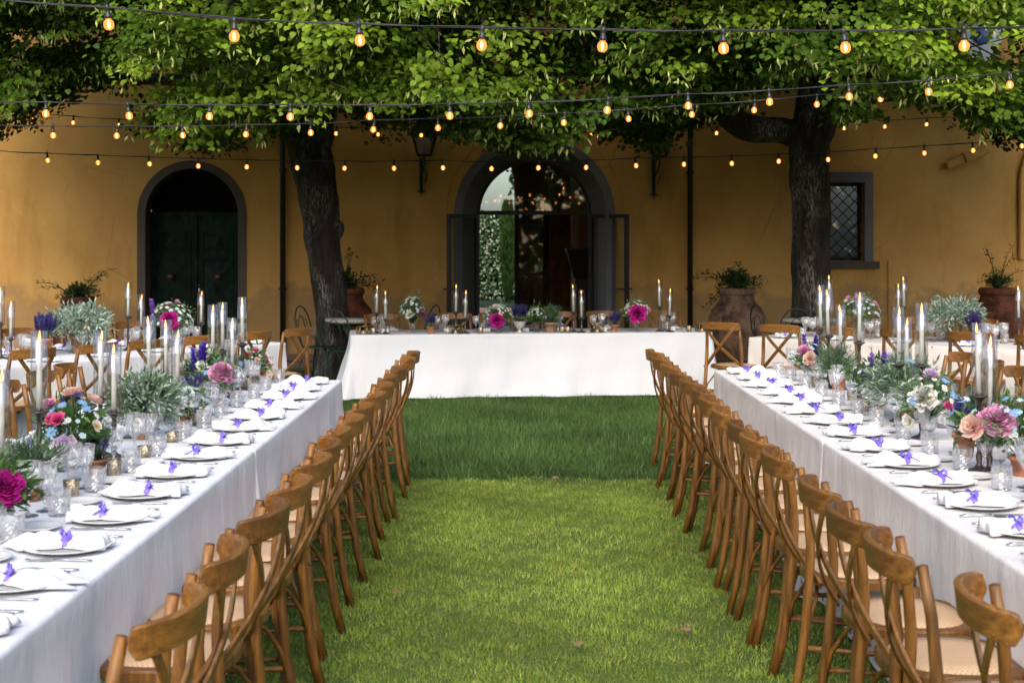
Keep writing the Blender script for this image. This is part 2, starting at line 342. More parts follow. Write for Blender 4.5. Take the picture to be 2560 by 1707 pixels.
# a few fallen leaves on the lawn
for i, (px, py) in enumerate(((1435, 1634), (1710, 1600), (1392, 1210), (1047, 1020), (1000, 1500))):
    Y = F*CAMZ/(py-600); p = at(px, py, Y)
    o = scatter('fallen_leaf', HEART, [(0, 0, 0)], [(math.cos(i), math.sin(i), .2)], [(0, 0, 1)], [.05], [(.33, .20, .12)], M['leaf'])
    o.location = (p.x, p.y, .045)
    tag(o, ['dry pinkish leaf lying on the grass nearest the camera', 'dry brown leaf on the grass beside the chairs of the right table', 'pale dry leaf on the edge where light grass meets dark grass', 'small dry leaf in the dark grass by the head table', 'small dry leaf on the grass beside the left chairs'][i], 'leaf')

# ================================================================== villa
villa = thing('villa', 'ochre rendered villa facade with grey stone arched doorways and a barred window', 'building', (0, 20.5, 0))
YW = 20.5; SC = F/YW
def wx(px): return (px-1290)/SC
def wz(py): return CAMZ-(py-600)/SC
def arch_pts(cx, r, zs, z0, n=24):
    """outline from bottom left up over the arch to bottom right (x, z)"""
    return [(cx-r, z0)]+[(cx-r*math.cos(PI*i/n), zs+r*math.sin(PI*i/n)) for i in range(n+1)]+[(cx+r, z0)]
D1 = dict(cx=wx(479.5), ro=.785, ri=.668, zs=2.06)       # green door
D2 = dict(cx=wx(1336.5), ro=1.165, ri=.84, zs=2.04)      # glazed door
D2['cx'] = .266
WN = (4.20, 5.02, wz(653), wz(456))                       # window opening x0,x1,z0,z1
# wall with holes (front face triangulated, then reveals)
bm = bmesh.new()
def loop(pts): vs_ = [bm.verts.new((x, 0, z)) for x, z in pts]; return [bm.edges.new((vs_[i], vs_[(i+1) % len(vs_)])) for i in range(len(vs_))]
holes = [arch_pts(D1['cx'], D1['ri']+.06, D1['zs'], 0), arch_pts(D2['cx'], 1.10, D2['zs'], 0), [(WN[0], WN[2]), (WN[0], WN[3]), (WN[1], WN[3]), (WN[1], WN[2])]]
# the arched holes reach the ground, so they cut into the outline of the wall
out = [(-13, 0)]
for h in holes[:2]: out += h
out += [(13, 0), (13, 8), (-13, 8)]
es = loop(out)+loop(holes[2])
bmesh.ops.triangle_fill(bm, use_beauty=True, edges=es)
bmesh.ops.recalc_face_normals(bm, faces=bm.faces)
fr = list(bm.faces); r = bmesh.ops.extrude_face_region(bm, geom=fr)
bmesh.ops.translate(bm, verts=[e for e in r['geom'] if isinstance(e, bmesh.types.BMVert)], vec=(0, .45, 0))
bmesh.ops.recalc_face_normals(bm, faces=bm.faces)
me = bpy.data.meshes.new('wall'); bm.to_mesh(me); bm.free(); me.materials.append(M['stucco']); obj('wall', me, None, villa)
# lower part of the right wall stands a little proud, with a worn ledge
x0 = wx(2000); lw = MB(); lw.box((5.36, -.03, 0), (13, -.002, wz(651))); obj('lower_wall', lw, M['stucco'], villa)
# curved recess edge at the far right
ed = MB(); pts = [(wx(2547)+.02, -.05, wz(648)), (wx(2547)+.02, -.05, wz(470)), (wx(2549)+.02, -.05, wz(430)), (wx(2556)+.03, -.05, wz(395)), (wx(2566)+.05, -.05, wz(370)), (wx(2580)+.1, -.05, wz(350))]
ed.sweep(pts, (1, 0, 0), .07, .09); ed.box((wx(2552), -.045, wz(648)), (9.5, -.003, wz(400))); obj('wall_return', ed, M['stucco'], villa)
bk = MB()
bk.box((-13, 6.4, 0), (-10.6, 6.8, 5)); bk.box((-4.2, 6.4, 0), (-1.85, 6.8, 5)); bk.box((-10.6, 6.4, 3.6), (-4.2, 6.8, 5)); bk.box((-.03, 6.4, 0), (2.0, 6.8, 5)); bk.box((8.5, 6.4, 0), (13, 6.8, 5)); bk.box((2.0, 6.4, 3.9), (8.5, 6.8, 5)); bk.box((-13, .45, 0), (-12.6, 6.4, 8)); bk.box((12.6, .45, 0), (13, 6.4, 8))  # unseen wide gaps left and right added to let daylight brighten the room
obj('inner_wall', bk, M['inner'], villa)
# far arch opening of the room (round top, seen through the fanlight)
ba = MB(); ap = [(-.94-.91*math.cos(PI*i/16), 2.75+.91*math.sin(PI*i/16)) for i in range(17)]
for (xa, za), (xb, zb) in zip(ap, ap[1:]):
    ba.add([(xa, 6.4, za), (xb, 6.4, zb), (xb, 6.4, 5), (xa, 6.4, 5), (xa, 6.8, za), (xb, 6.8, zb), (xb, 6.8, 5), (xa, 6.8, 5)], [(0, 1, 2, 3), (7, 6, 5, 4), (0, 4, 5, 1), (3, 2, 6, 7)])
obj('inner_arch', ba, M['inner'], villa)
fl = MB(); fl.box((-12.6, .45, -.02), (12.6, 6.8, .05)); obj('room_floor', fl, M['room_floor'], villa)
rf = MB(); rf.box((-13.4, -.5, 8), (13.4, 7.4, 8.25)); rf.box((-12.6, .45, 4.4), (12.6, 6.4, 4.6)); obj('roof', rf, M['pietra_warm'], villa)
jb = MB(); jb.box((-.03, 6.05, .05), (.06, 6.42, 3.3)); obj('door_jamb', jb, simple('orange_jamb', (.62, .30, .13), .8), villa)
# things visible inside the room: stone wall piece, pale pilaster, dark chimney breast
q = MB(); q.box((.62, 5.2, .05), (.98, 6.38, 4.3)); obj('stone_pier', q, simple('rough_pier', (.20, .09, .05), .9, nz=(5, .4, 1.5), bs=.6), villa)
q = MB(); q.box((.99, 4.8, .05), (1.12, 5.2, 4.3)); obj('pilaster', q, simple('pale_pilaster', (.70, .54, .45), .8), villa)
q = MB(); q.box((1.0, 3.4, .05), (1.42, 3.8, 1.05))
q.add([(.98, 3.35, 1.05), (1.44, 3.35, 1.05), (1.44, 3.85, 1.05), (.98, 3.85, 1.05), (.86, 3.25, 1.5), (1.56, 3.25, 1.5), (1.56, 3.9, 1.5), (.86, 3.9, 1.5)], [(0, 1, 5, 4), (1, 2, 6, 5), (2, 3, 7, 6), (3, 0, 4, 7), (4, 5, 6, 7)])
q.box((.84, 3.22, 1.503), (1.58, 3.92, 1.56)); obj('pedestal', q, simple('dark_stone_pedestal', (.02, .015, .014), .5), villa)

# surrounds
def ring(mb, cx, r0, r1, zs, z0, y0, y1, n=28, z0b=None):
    a = arch_pts(cx, r0, zs, z0, n); b_ = arch_pts(cx, r1, zs, z0, n); k = len(a)
    V = [(x, y0, z) for x, z in a]+[(x, y0, z) for x, z in b_]+[(x, y1, z) for x, z in a]+[(x, y1, z) for x, z in b_]
    fs = []
    for i in range(k-1): fs += [(i, i+1, k+i+1, k+i), (i+1, i, 2*k+i, 2*k+i+1), (k+i, k+i+1, 3*k+i+1, 3*k+i), (2*k+i, 3*k+i, 3*k+i+1, 2*k+i+1)]
    mb.add(V, fs)
q = MB(); ring(q, D1['cx'], D1['ri'], D1['ro'], D1['zs'], 0, -.02, .05); ring(q, D1['cx'], D1['ri'], D1['ri']+.055, D1['zs'], 0, .053, .32)
sr1 = obj('door_surround', q, M['pietra_warm'], villa)
q = MB(); ring(q, D2['cx'], 1.035, 1.165, D2['zs'], 0, -.025, .05)
# splayed inner reveal
a = arch_pts(D2['cx'], 1.035, D2['zs'], 0, 28); b_ = arch_pts(D2['cx'], .845, D2['zs'], 0, 28); k = len(a)
q.add([(x, .02, z) for x, z in a]+[(x, .36, z) for x, z in b_]+[(x, .44, z) for x, z in b_], [(i, i+1, k+i+1, k+i) for i in range(k-1)]+[(k+i, k+i+1, 2*k+i+1, 2*k+i) for i in range(k-1)])
sr2 = obj('door_surround', q, M['pietra'], villa)
q = MB(); ap = arch_pts(D2['cx']+.01, 1.285, D2['zs']+.05, 1.9, 40); q.tube([(x, -.004, z) for x, z in ap], .010, 6); obj('plaster_ring', q, M['stucco'], villa)
# green door: leaves, rails, pyramid panels, knobs
q = MB(); cx = D1['cx']; zt = wz(533); q.box((cx-.665, .27, 0), (cx-.006, .33, zt)); q.box((cx+.006, .27, 0), (cx+.665, .33, zt)); q.box((cx-.665, .24, zt-.03), (cx+.665, .27, zt+.02)); q.box((cx-.02, .235, 0), (cx+.02, .265, zt-.03))
gdoor = obj('green_door', q, M['door_green'], villa)
def pyr(x0, x1, z0, z1, d=.05):
    p = MB(); c = ((x0+x1)/2, .268-d, (z0+z1)/2); xm, zm = c[0], c[2]
    p.add([(x0, .268, z0), (x1, .268, z0), (x1, .268, z1), (x0, .268, z1), c], [(0, 1, 4), (1, 2, 4), (2, 3, 4), (3, 0, 4)])
    for a_, b__ in (((x0-.035, z0-.035), (x1+.035, z0)), ((x0-.035, z1), (x1+.035, z1+.035)), ((x0-.035, z0), (x0, z1)), ((x1, z0), (x1+.035, z1))): p.box((a_[0], .245, a_[1]), (b__[0], .269, b__[1]))
    return p
for sx in (-1, 1):
    for z0, z1, d in ((wz(630), wz(584), .05), (wz(742), wz(650), .07), (.16, .74, .05)):
        xs = sorted((cx+sx*.11, cx+sx*.57)); obj('door_panel', pyr(xs[0], xs[1], z0, z1, d), M['door_green'], gdoor)
    q = MB(); q.lathe([(0, 0), (.025, 0), (.05, .02), (.055, .045), (.035, .075), (0, .08)], 14, o=(0, 0, 0)); kb = obj('door_knob', q, simple('rusty_knob', (.07, .022, .014), .4), gdoor, (cx+sx*.345, .205, wz(693))); kb.rotation_euler = (PI/2, 0, 0)
q = MB(); q.lathe([(0, 0), (.016, 0), (.018, .03), (0, .035)], 10); kb = obj('key_knob', q, M['brass'], gdoor, (cx+.05, .262, wz(714))); kb.rotation_euler = (PI/2, 0, 0)
q = MB(); q.box((cx+.045, .225, wz(730)), (cx+.065, .232, wz(722))); obj('key_tag', q, M['card'], gdoor)
# lunette over the green door: fan of dark boards
lun = MB(); rr = .66
for i in range(14):
    a0, a1 = PI*i/14+.012, PI*(i+1)/14-.012; z0 = zt+.02
    p = [(cx+.12*math.cos(a0), z0+.12*math.sin(a0)), (cx+rr*math.cos(a0), z0+min(rr*math.sin(a0)+.03, .9)), (cx+rr*math.cos(a1), z0+min(rr*math.sin(a1)+.03, .9)), (cx+.12*math.cos(a1), z0+.12*math.sin(a1))]
    lun.add([(x, .28, z) for x, z in p]+[(x, .31, z) for x, z in p], [(3, 2, 1, 0), (4, 5, 6, 7), (0, 1, 5, 4), (1, 2, 6, 5), (2, 3, 7, 6), (3, 0, 4, 7)])
lun.box((cx-.66, .315, zt), (cx+.66, .33, zt+.75)); obj('fanlight', lun, simple('dark_boards', (.006, .004, .004), .9, spec=.1), villa)
# glazed steel door: transom, fanlight pane, two open leaves
cx = D2['cx']; zt = wz(531)
q = MB(); q.box((cx-.84, .34, zt-.03), (cx+.84, .40, zt+.03)); q.box((cx-.845, .34, 0), (cx-.80, .40, zt-.03)); q.box((cx+.80, .34, 0), (cx+.845, .40, zt-.03))
ring(q, cx, .80, .843, D2['zs'], zt+.03, .35, .40)
gl = obj('glazed_door', q, M['iron'], villa)
q = MB(); ap = [(cx-.80*math.cos(PI*i/28), D2['zs']+.80*math.sin(PI*i/28)) for i in range(29)]
q.add([(x, .375, max(z, zt+.03)) for x, z in ap], [tuple(range(29))]); obj('fanlight_pane', q, M['win_glass'], gl)
for s_, ang in ((-1, 119), (1, 127)):
    # leaf built along +x from the hinge, then turned open
    w = .82; h0, h1 = .02, zt-.03; rot = Matrix.Translation((cx+s_*.83, .34, 0)) @ Matrix.Rotation(math.radians(-180+ang if s_ > 0 else -ang), 4, 'Z')
    q = MB(); fw = .05
    q.box((0, -.025, h0), (fw, .025, h1), M_=rot); q.box((w-fw, -.025, h0), (w, .025, h1), M_=rot)
    for z0, z1 in ((h1-fw, h1), (h0, h0+.12)): q.box((fw, -.024, z0), (w-fw, .024, z1), M_=rot)
    leaf = obj('door_leaf', q, M['iron'], villa)
    p = MB(); p.add([rot @ Vector(c_) for c_ in ((fw, 0, h0+.12), (w-fw, 0, h0+.12), (w-fw, 0, h1-fw), (fw, 0, h1-fw))], [(0, 1, 2, 3)]); obj('pane', p, M['win_glass'], leaf)
    p = MB(); p.box((w-.03, -.09, .99), (w-.01, .09, 1.015), M_=rot); p.box((w-.14, -.09, .99), (w-.01, -.075, 1.015), M_=rot); obj('handle', p, M['iron'], leaf)
# inner glazed leaf standing in the room
q = MB(); q.box((.0, 5.9, .06), (.05, 5.95, 2.5)); q.box((.50, 5.9, .06), (.55, 5.95, 2.5)); q.box((.05, 5.901, 2.45), (.50, 5.949, 2.5)); q.box((.05, 5.901, .06), (.50, 5.949, .2))
il = obj('inner_leaf', q, M['iron'], villa); p = MB(); p.add([(.05, 5.92, .2), (.50, 5.92, .2), (.50, 5.92, 2.45), (.05, 5.92, 2.45)], [(0, 1, 2, 3)]); obj('pane', p, M['win_glass'], il)
# window with surround, sill, lattice grille
q = MB(); x0, x1, z0, z1 = WN
q.box((x0-.125, -.03, z0), (x0, .05, z1+.145)); q.box((x1, -.03, z0), (x1+.125, .05, z1+.145)); q.box((x0, -.03, z1), (x1, .05, z1+.145))
wn = obj('window', q, M['pietra'], villa)
q = MB(); q.box((x0-.17, -.09, z0-.105), (x1+.20, .12, z0-.002)); obj('window_sill', q, M['pietra_warm'], wn)
q = MB(); q.box((x0+.002, .20, z0), (x0+.05, .24, z1)); q.box((x1-.05, .20, z0), (x1-.002, .24, z1)); q.box((x0+.05, .20, z1-.05), (x1-.05, .24, z1)); q.box((x0+.05, .20, z0), (x1-.05, .24, z0+.05)); obj('window_frame', q, M['iron'], wn)
q = MB(); q.add([(x0+.05, .225, z0+.05), (x1-.05, .225, z0+.05), (x1-.05, .225, z1-.05), (x0+.05, .225, z1-.05)], [(0, 1, 2, 3)]); obj('pane', q, M['dark_glass'], wn)
q = MB(); w_, h_ = x1-x0-.04, z1-z0-.02; stp = .17
for s_ in (-1, 1):
    for k in range(-12, 14):
        # line x = k*stp + s*z within the box
        c0 = k*stp; lo = max(0, (-c0)/1 if s_ > 0 else c0-w_); hi = min(h_, w_-c0 if s_ > 0 else c0)
        if hi-lo > .03: q.tube([(x0+.02+c0+s_*lo, .08+.012*s_, z0+.01+lo), (x0+.02+c0+s_*hi, .08+.012*s_, z0+.01+hi)], .008, 5)
obj('grille', q, M['iron'], wn)
bx = MB(); bx.box((x0-.3, .46, z0-.3), (x1+.3, .47, z1+.3)); 
# downpipes with brackets
for px in (708, 1724):
    x = wx(px); q = MB(); q.tube([(x, -.06, .06), (x, -.06, 7.9)], .038, 12); dp = obj('downpipe', q, M['iron'], villa)
    for z in (1.0, wz(425 if px < 1000 else 432), 4.4): p = MB(); p.box((x-.055, -.07, z-.012), (x+.055, 0, z+.012)); obj('bracket', p, M['iron'], dp)
# slanted stone brace on the wall and glazed coat-of-arms plaque
q = MB(); p0, p1 = Vector((wx(2362), -.07, wz(416))), Vector((wx(2462), -.07, wz(376))); q.sweep([p0, p0.lerp(p1, .5), p1], (0, 1, 0), .14, .115); q.sweep([p0.lerp(p1, .44)+Vector((0, -.02, .01)), p0.lerp(p1, .56)+Vector((0, -.02, .01))], (0, 1, 0), .16, .15); obj('stone_brace', q, M['stucco'], villa)
pq = MB(); X, Z = wx(2450), wz(88); pts = [(X-.3, Z+.3), (X-.32, Z), (X-.22, Z-.28), (X, Z-.42), (X+.22, Z-.28), (X+.32, Z), (X+.3, Z+.3), (X, Z+.38)]
pq.add([(x, -.05, z) for x, z in pts]+[(x, 0, z) for x, z in pts], [tuple(range(7, -1, -1))]+[(i, (i+1) % 8, 8+(i+1) % 8, 8+i) for i in range(8)]); pl = obj('wall_plaque', pq, M['plaque'], villa)
q = MB(); q.lathe([(0, .03), (.12, .02), (.15, 0)], 16); o = obj('blue_boss', q, M['plaque_blue'], pl, (X, -.05, Z)); o.rotation_euler = (PI/2, 0, 0)
q = MB(); q.tube([(X-.22, -.06, Z+.18), (X, -.075, Z+.25), (X+.22, -.06, Z+.18)], .03, 6); obj('yellow_band', q, M['plaque_gold'], pl)

# wall lanterns
def lantern(px, pyt, pyb, pym, flip, label):
    X = wx(px); t_ = thing('wall_lantern', label, 'lantern', (X, 20.5, 0), 0, 'wall lanterns beside the glazed door')
    zt_, zm, zb = wz(pyt), wz(pym), wz(pyb); yc = -.30; bxp = -.06*flip
    q = MB(); q.box((bxp-.025, -.05, zb), (bxp+.025, -.005, zm-.02)); q.tube([(bxp, -.05, zm-.45), (bxp, -.16, zm-.30), (0, -.26, zm-.12), (0, yc, zm-.02)], .011, 6)
    q.tube([(bxp, -.05, zm-.05), (0, yc, zm-.03)], .012, 6); q.tube([(bxp+.06*flip, -.06, zm-.38), (bxp+.09*flip, -.12, zm-.25), (bxp+.05*flip, -.14, zm-.18), (bxp+.03*flip, -.10, zm-.24)], .008, 6)
    q.tube([(bxp-.055, -.03, zb+.03), (bxp-.03, -.03, zb), (bxp, -.03, zb+.02), (bxp+.03, -.03, zb), (bxp+.055, -.03, zb+.03)], .010, 6); q.tube([(bxp, -.03, zb-.06), (bxp, -.03, zb+.03)], [.004, .014], 6); obj('bracket', q, M['iron'], t_)
    a, b_ = .165, .088; cf = [(-1, -1), (1, -1), (1, 1), (-1, 1)]; q = MB()
    for i in range(4):
        (sx, sy), (tx, ty) = cf[i], cf[(i+1) % 4]
        q.tube([(sx*b_, yc+sy*b_, zm), (sx*a, yc+sy*a, zt_)], .012, 6)
        q.tube([(sx*b_, yc+sy*b_, zm), (tx*b_, yc+ty*b_, zm)], .013, 6); q.tube([(sx*a, yc+sy*a, zt_), (tx*a, yc+ty*a, zt_)], .015, 6)
    obj('lantern_frame', q, M['iron'], t_)
    for i in range(4):
        (sx, sy), (tx, ty) = cf[i], cf[(i+1) % 4]; q = MB(); e = .985
        q.add([(sx*b_*e, yc+sy*b_*e, zm), (tx*b_*e, yc+ty*b_*e, zm), (tx*a*e, yc+ty*a*e, zt_), (sx*a*e, yc+sy*a*e, zt_)], [(0, 1, 2, 3)]); obj('pane', q, M['lant_glass'], t_)
    q = MB(); q.lathe([(.26, zt_+.0), (.23, zt_+.03), (.15, zt_+.09), (.10, zt_+.16), (.05, zt_+.18), (.02, zt_+.24), (0, zt_+.25)], 4, o=(0, yc, 0), sm=False); o = obj('lantern_cap', q, M['iron'], t_); 
    q = MB(); q.lathe([(0, 0), (.02, 0), (.03, .05), (.035, .09), (.02, .12), (0, .125)], 12, o=(0, yc, zm+.02)); obj('lamp', q, M['lant_glass'], t_)
lantern(1064, 343, 482, 392, 1, 'black iron wall lantern with glass panes left of the glazed doorway')
lantern(1644, 343, 490, 395, 1, 'black iron wall lantern between glazed doorway and right downpipe, top hidden in leaves')

# ================================================================== garden beyond the room
g = MB(); g.add([(-14, 29.5, .01), (14, 29.5, .01), (14, 35.5, .01), (-14, 35.5, .01)], [(0, 1, 2, 3)]); struct('gravel_path', g, M['gravel'])
hb = MB(); hb.box((-9, 40.35, 0), (6, 41.4, 2.45)); hed = thing('ivy_hedge', 'tall hedge of glossy white-flecked ivy seen through the open glazed door', 'hedge', (0, 0, 0))
obj('hedge_core', hb, simple('hedge_core', (.012, .022, .008), 1), hed)
n = 16000; P = np.stack([RNG.uniform(-7, 5, n), RNG.uniform(40.0, 40.4, n), RNG.uniform(0, 2.55, n)], 1); A = rnd(n)*.6+[0, -.4, -.6]
light = RNG.random(n) < .42; cc = np.where(light[:, None], np.array([[.42, .50, .32]]), np.array([[.05, .11, .035]]))*RNG.uniform(.7, 1.3, (n, 1))
o = scatter('foliage', DIAM, P, A, np.tile([0, -1., .4], (n, 1))+rnd(n)*.5, RNG.uniform(.07, .12, n), cc, M['leaf'], hed); o['kind'] = 'stuff'
o = thing('cypress', 'slim dark green conifer beside the ivy hedge, seen through the open door', 'tree', (-.22, 38.6, 0))
q = MB(); q.tube([(0, 0, 0), (0, 0, 2.5)], [.07, .02], 8); obj('trunk', q, M['bark'], o)
n = 4500; z = RNG.uniform(.1, 2.65, n); a = RNG.uniform(0, 2*PI, n); r_ = .17*np.sin(np.clip(z/2.75, .05, 1)*PI)**.5*RNG.uniform(.6, 1, n)
f_ = scatter('foliage', LANCE, np.stack([r_*np.cos(a), r_*np.sin(a), z], 1), np.stack([np.cos(a)*.4, np.sin(a)*.4, np.ones(n)], 1), rnd(n), RNG.uniform(.12, .2, n), np.array([[.06, .12, .03]])*RNG.uniform(.6, 1.5, (n, 1)), M['leaf'], o); f_['kind'] = 'stuff'
def far_tree(x, y, h, r, label):
    o = thing('garden_tree', label, 'tree', (x, y, 0)); q = MB(); q.tube([(0, 0, 0), (.1, 0, h*.35), (0, .1, h*.7)], [.2, .15, .06], 8)
    for k in range(5): a = k*1.3; q.tube([(0, 0, h*.35), (math.cos(a)*r*.6, math.sin(a)*r*.6, h*.62)], [.08, .03], 6)
    obj('trunk', q, M['bark'], o); n = 7000; c = rnd(14)*[r*.7, r*.7, h*.22]+[0, 0, h*.68]; k = RNG.integers(0, 14, n)
    P = c[k]+rnd(n)*RNG.uniform(.2, 1, (n, 1))*r*.42
    f = scatter('foliage', DIAM, P, rnd(n), rnd(n), RNG.uniform(.14, .26, n), np.array([[.06, .13, .05]])*RNG.uniform(.5, 1.5, (n, 1)), M['leaf'], o); f['kind'] = 'stuff'
far_tree(-2.6, 47, 4.0, 1.3, 'round leafy tree behind the hedge, left of the sky patch in the fanlight')
far_tree(1.6, 46, 6.2, 1.9, 'leafy tree behind the hedge, right of the sky patch in the fanlight')

# ================================================================== garden trees behind the camera (mirrored in the panes)
o = thing('garden_trees', 'row of dark garden trees behind the viewpoint, mirrored in the glass', 'trees', (0, -24, 0)); tag(o, None, None, None, 'stuff'); n = 9000
xx = RNG.uniform(-26, 26, n); hh_ = 6.5+2.2*np.sin(xx*.35)+1.3*np.sin(xx*.9+1); f_ = scatter('foliage', DIAM, np.stack([xx, RNG.uniform(-1.5, 1.5, n), RNG.uniform(0, 1, n)**.8*hh_], 1), rnd(n), rnd(n), RNG.uniform(.5, .95, n), np.array([[.035, .07, .02]])*RNG.uniform(.5, 1.5, (n, 1)), M['leaf'], o); f_['kind'] = 'stuff'

# ================================================================== lime trees
def wobble_tube(mb, pts, rs, n=20, amp=.12, seed=0, sub=6):
    rg = random.Random(seed); P_, R_ = [], []
    for i in range(len(pts)-1):
        for k in range(sub):
            u = k/sub; p = [Vector(pts[max(i-1, 0)]), Vector(pts[i]), Vector(pts[i+1]), Vector(pts[min(i+2, len(pts)-1)])]
            P_.append(.5*((2*p[1])+(-p[0]+p[2])*u+(2*p[0]-5*p[1]+4*p[2]-p[3])*u*u+(-p[0]+3*p[1]-3*p[2]+p[3])*u**3)); R_.append(rs[i]*(1-u)+rs[i+1]*u)
    P_.append(Vector(pts[-1])); R_.append(rs[-1]); o = len(mb.v); mb.tube(P_, R_, n, sm=True); ph = [rg.uniform(0, 6) for _ in range(6)]
    for i, p in enumerate(P_):
        for j in range(n):
            a = 2*PI*j/n; w = 1+amp*(.5*math.sin(3*a+ph[0]+i*.10)+.35*math.sin(5*a+ph[1]-i*.17)+.3*math.sin(9*a+ph[2]+i*.05)+.25*math.sin(i*.9+2*a+ph[3]))+rg.uniform(-.02, .02)
            v = Vector(mb.v[o+i*n+j]); mb.v[o+i*n+j] = tuple(p+(v-p)*w)
def spray_field(cx0, cx1, n, seed):
    """twig ends of the crown: positions in a broad spreading layer, lower and thinner towards the camera"""
    rg = np.random.default_rng(seed); out = []
    while len(out) < n:
        x = rg.uniform(cx0, cx1); y = rg.uniform(11.6, 19.9); 
        zb = zbot(x, y); z = zb+rg.exponential(.85) if rg.random() < .62 else rg.uniform(zb+.4, 6.8)
        if z > 7: continue
        front = 11.9+.8*math.sin(x*1.3)+.5*math.sin(x*2.9+1)+max(0, (3.4-z))*1.2
        if y < front: continue
        if gap(x, y, z): continue
        dn = math.sin(x*1.9+2.1*math.sin(z*1.3+y*.4))+math.sin(z*4.2+x*1.1+y*.7)+math.sin(y*1.7-x*.8+z)
        if dn < -.15 and rg.random() < .85: continue
        out.append((x, y, z))
    return np.array(out)
PROF = [(-60, 300), (0, 345), (90, 330), (170, 285), (260, 240), (330, 300), (420, 345), (470, 385), (560, 400), (620, 355), (720, 345), (830, 300), (900, 318), (1010, 335), (1100, 330), (1180, 365), (1260, 398), (1370, 400), (1440, 350), (1500, 330), (1540, 365), (1640, 365), (1730, 345), (1790, 290), (1850, 245), (1920, 225), (2010, 235), (2080, 300), (2130, 340), (2190, 320), (2260, 295), (2330, 300), (2420, 340), (2500, 375), (2620, 400)]
PX = [p[0] for p in PROF]; PY = [p[1] for p in PROF]
def zbot(x, y):
    px = 1290+x/y*F; py = np.interp(px, PX, PY); w = math.sin(x*2.1+y*1.7)*.12+math.sin(x*5.3-y*2.2)*.07
    return CAMZ+(600-py)/F*y+.26+w
GAPS = [(300, 238, 120, 26), (430, 175, 60, 16), (690, 255, 30, 20), (1340, 60, 40, 22), (1430, 215, 85, 22), (1700, 40, 50, 25), (1760, 100, 40, 12), (2290, 265, 130, 30), (2440, 90, 70, 45), (2520, 130, 70, 30), (2200, 190, 40, 12), (2050, 195, 25, 10), (90, 95, 90, 14), (260, 85, 60, 12)]
def gap(x, y, z):
    px = 1290+x/y*F; py = 600-(z-CAMZ)/y*F
    for gx, gy, gw, gh in GAPS:
        if ((px-gx)/(gw+25))**2+((py-gy)/(gh+20))**2 < 1: return True
    return False
def lime_crown(tree, x0, x1, n_sp, seed, centre):
    rg = np.random.default_rng(seed); sp = spray_field(x0, x1, n_sp, seed)
    per = 66; n = len(sp)*per; idx = np.repeat(np.arange(len(sp)), per)
    outd = sp-np.array(centre); outd[:, 2] *= .2; outd /= np.linalg.norm(outd, axis=1, keepdims=True); outd = outd*.8+rg.normal(size=outd.shape)*.35; outd[:, 2] -= .25
    outd /= np.linalg.norm(outd, axis=1, keepdims=True); side = np.cross(outd, [0, 0, 1.]); side /= np.linalg.norm(side, axis=1, keepdims=True)
    up = np.cross(side, outd)
    u = rg.uniform(-.5, .5, n); s_ = rg.normal(0, .13, n); h = rg.normal(0, .045, n)
    P = sp[idx]+outd[idx]*u[:, None]*.62+side[idx]*s_[:, None]*1.25+up[idx]*(h-.25*np.abs(u)**2*.6)[:, None]
    A = outd[idx]*.7+side[idx]*np.sign(s_)[:, None]*.5+rg.normal(size=(n, 3))*.3; A[:, 2] -= .45
    Nn = up[idx]*.9+np.array([0, -.30, .25])+rg.normal(size=(n, 3))*.33
    tone = rg.uniform(.6, 1.35, len(sp))[idx]*rg.uniform(.75, 1.25, n)
    # outer sprays yellower: young leaves, with sunlit highlights put into their colour
    young_lit = np.clip((14.0-sp[:, 1])/2.2, 0, 1)[idx]*.75*rg.choice([.2, .6, 1], len(sp))[idx]+.16*rg.random(n)
    col = (np.array([[.022, .068, .006]])*(1-young_lit[:, None])+np.array([[.250, .370, .025]])*young_lit[:, None])*tone[:, None]
    sz = rg.uniform(.034, .070, n); py = 600-(P[:, 2]-CAMZ)/P[:, 1]*F; vis = (py > -60)
    a = scatter('crown', HEART, P[vis], A[vis], Nn[vis], sz[vis], col[vis], M['lime_leaf'], tree); a['kind'] = 'stuff'
    b__ = scatter('upper_crown', DIAM, P[~vis], A[~vis], Nn[~vis], sz[~vis]*2.5, col[~vis], M['lime_leaf'], tree); b__['kind'] = 'stuff'  # leaves above the view, enlarged so they shade the crown below
    # pale bracts and buds hanging under the outer sprays
    fr_ = np.where((sp[:, 1] < 15) & (rg.random(len(sp)) < .6))[0]; ids = np.repeat(fr_, 14); m_ = len(ids)
    Pb = sp[ids]+outd[ids]*rg.uniform(-.2, .35, (m_, 1))+side[ids]*rg.normal(0, .10, (m_, 1)); Pb[:, 2] -= rg.uniform(.02, .10, m_)
    Ab = rg.normal(size=(m_, 3))*.45+[0, -.1, -1]; 
    o = scatter('blossoms', BRACT, Pb, Ab, rg.normal(size=(m_, 3))+[0, -1, .6], rg.uniform(.06, .095, m_), np.array([[.46, .50, .16]])*rg.uniform(.7, 1.2, (m_, 1)), M['lime_leaf'], tree); o['kind'] = 'stuff'
    # twigs
    q = MB(); 
    for i in rg.choice(len(sp), min(260, len(sp)), replace=False):
        p = Vector(sp[i]); d = Vector(outd[i]); q.tube([p-d*.7+Vector((0, 0, .12)), p-d*.3+Vector((0, 0, .05)), p+d*.25], [.009, .006, .003], 4)
    o = obj('twigs', q, M['bark'], tree); o['kind'] = 'stuff'
LT = thing('lime_tree', 'leaning lime tree with lichen-streaked trunk left of the glazed door', 'tree', (0, 0, 0), 0, 'lime trees shading the villa')
def tp(px, py, Y): p = at(px, py, Y); return (p.x, p.y, p.z)
q = MB(); y0 = 17.4
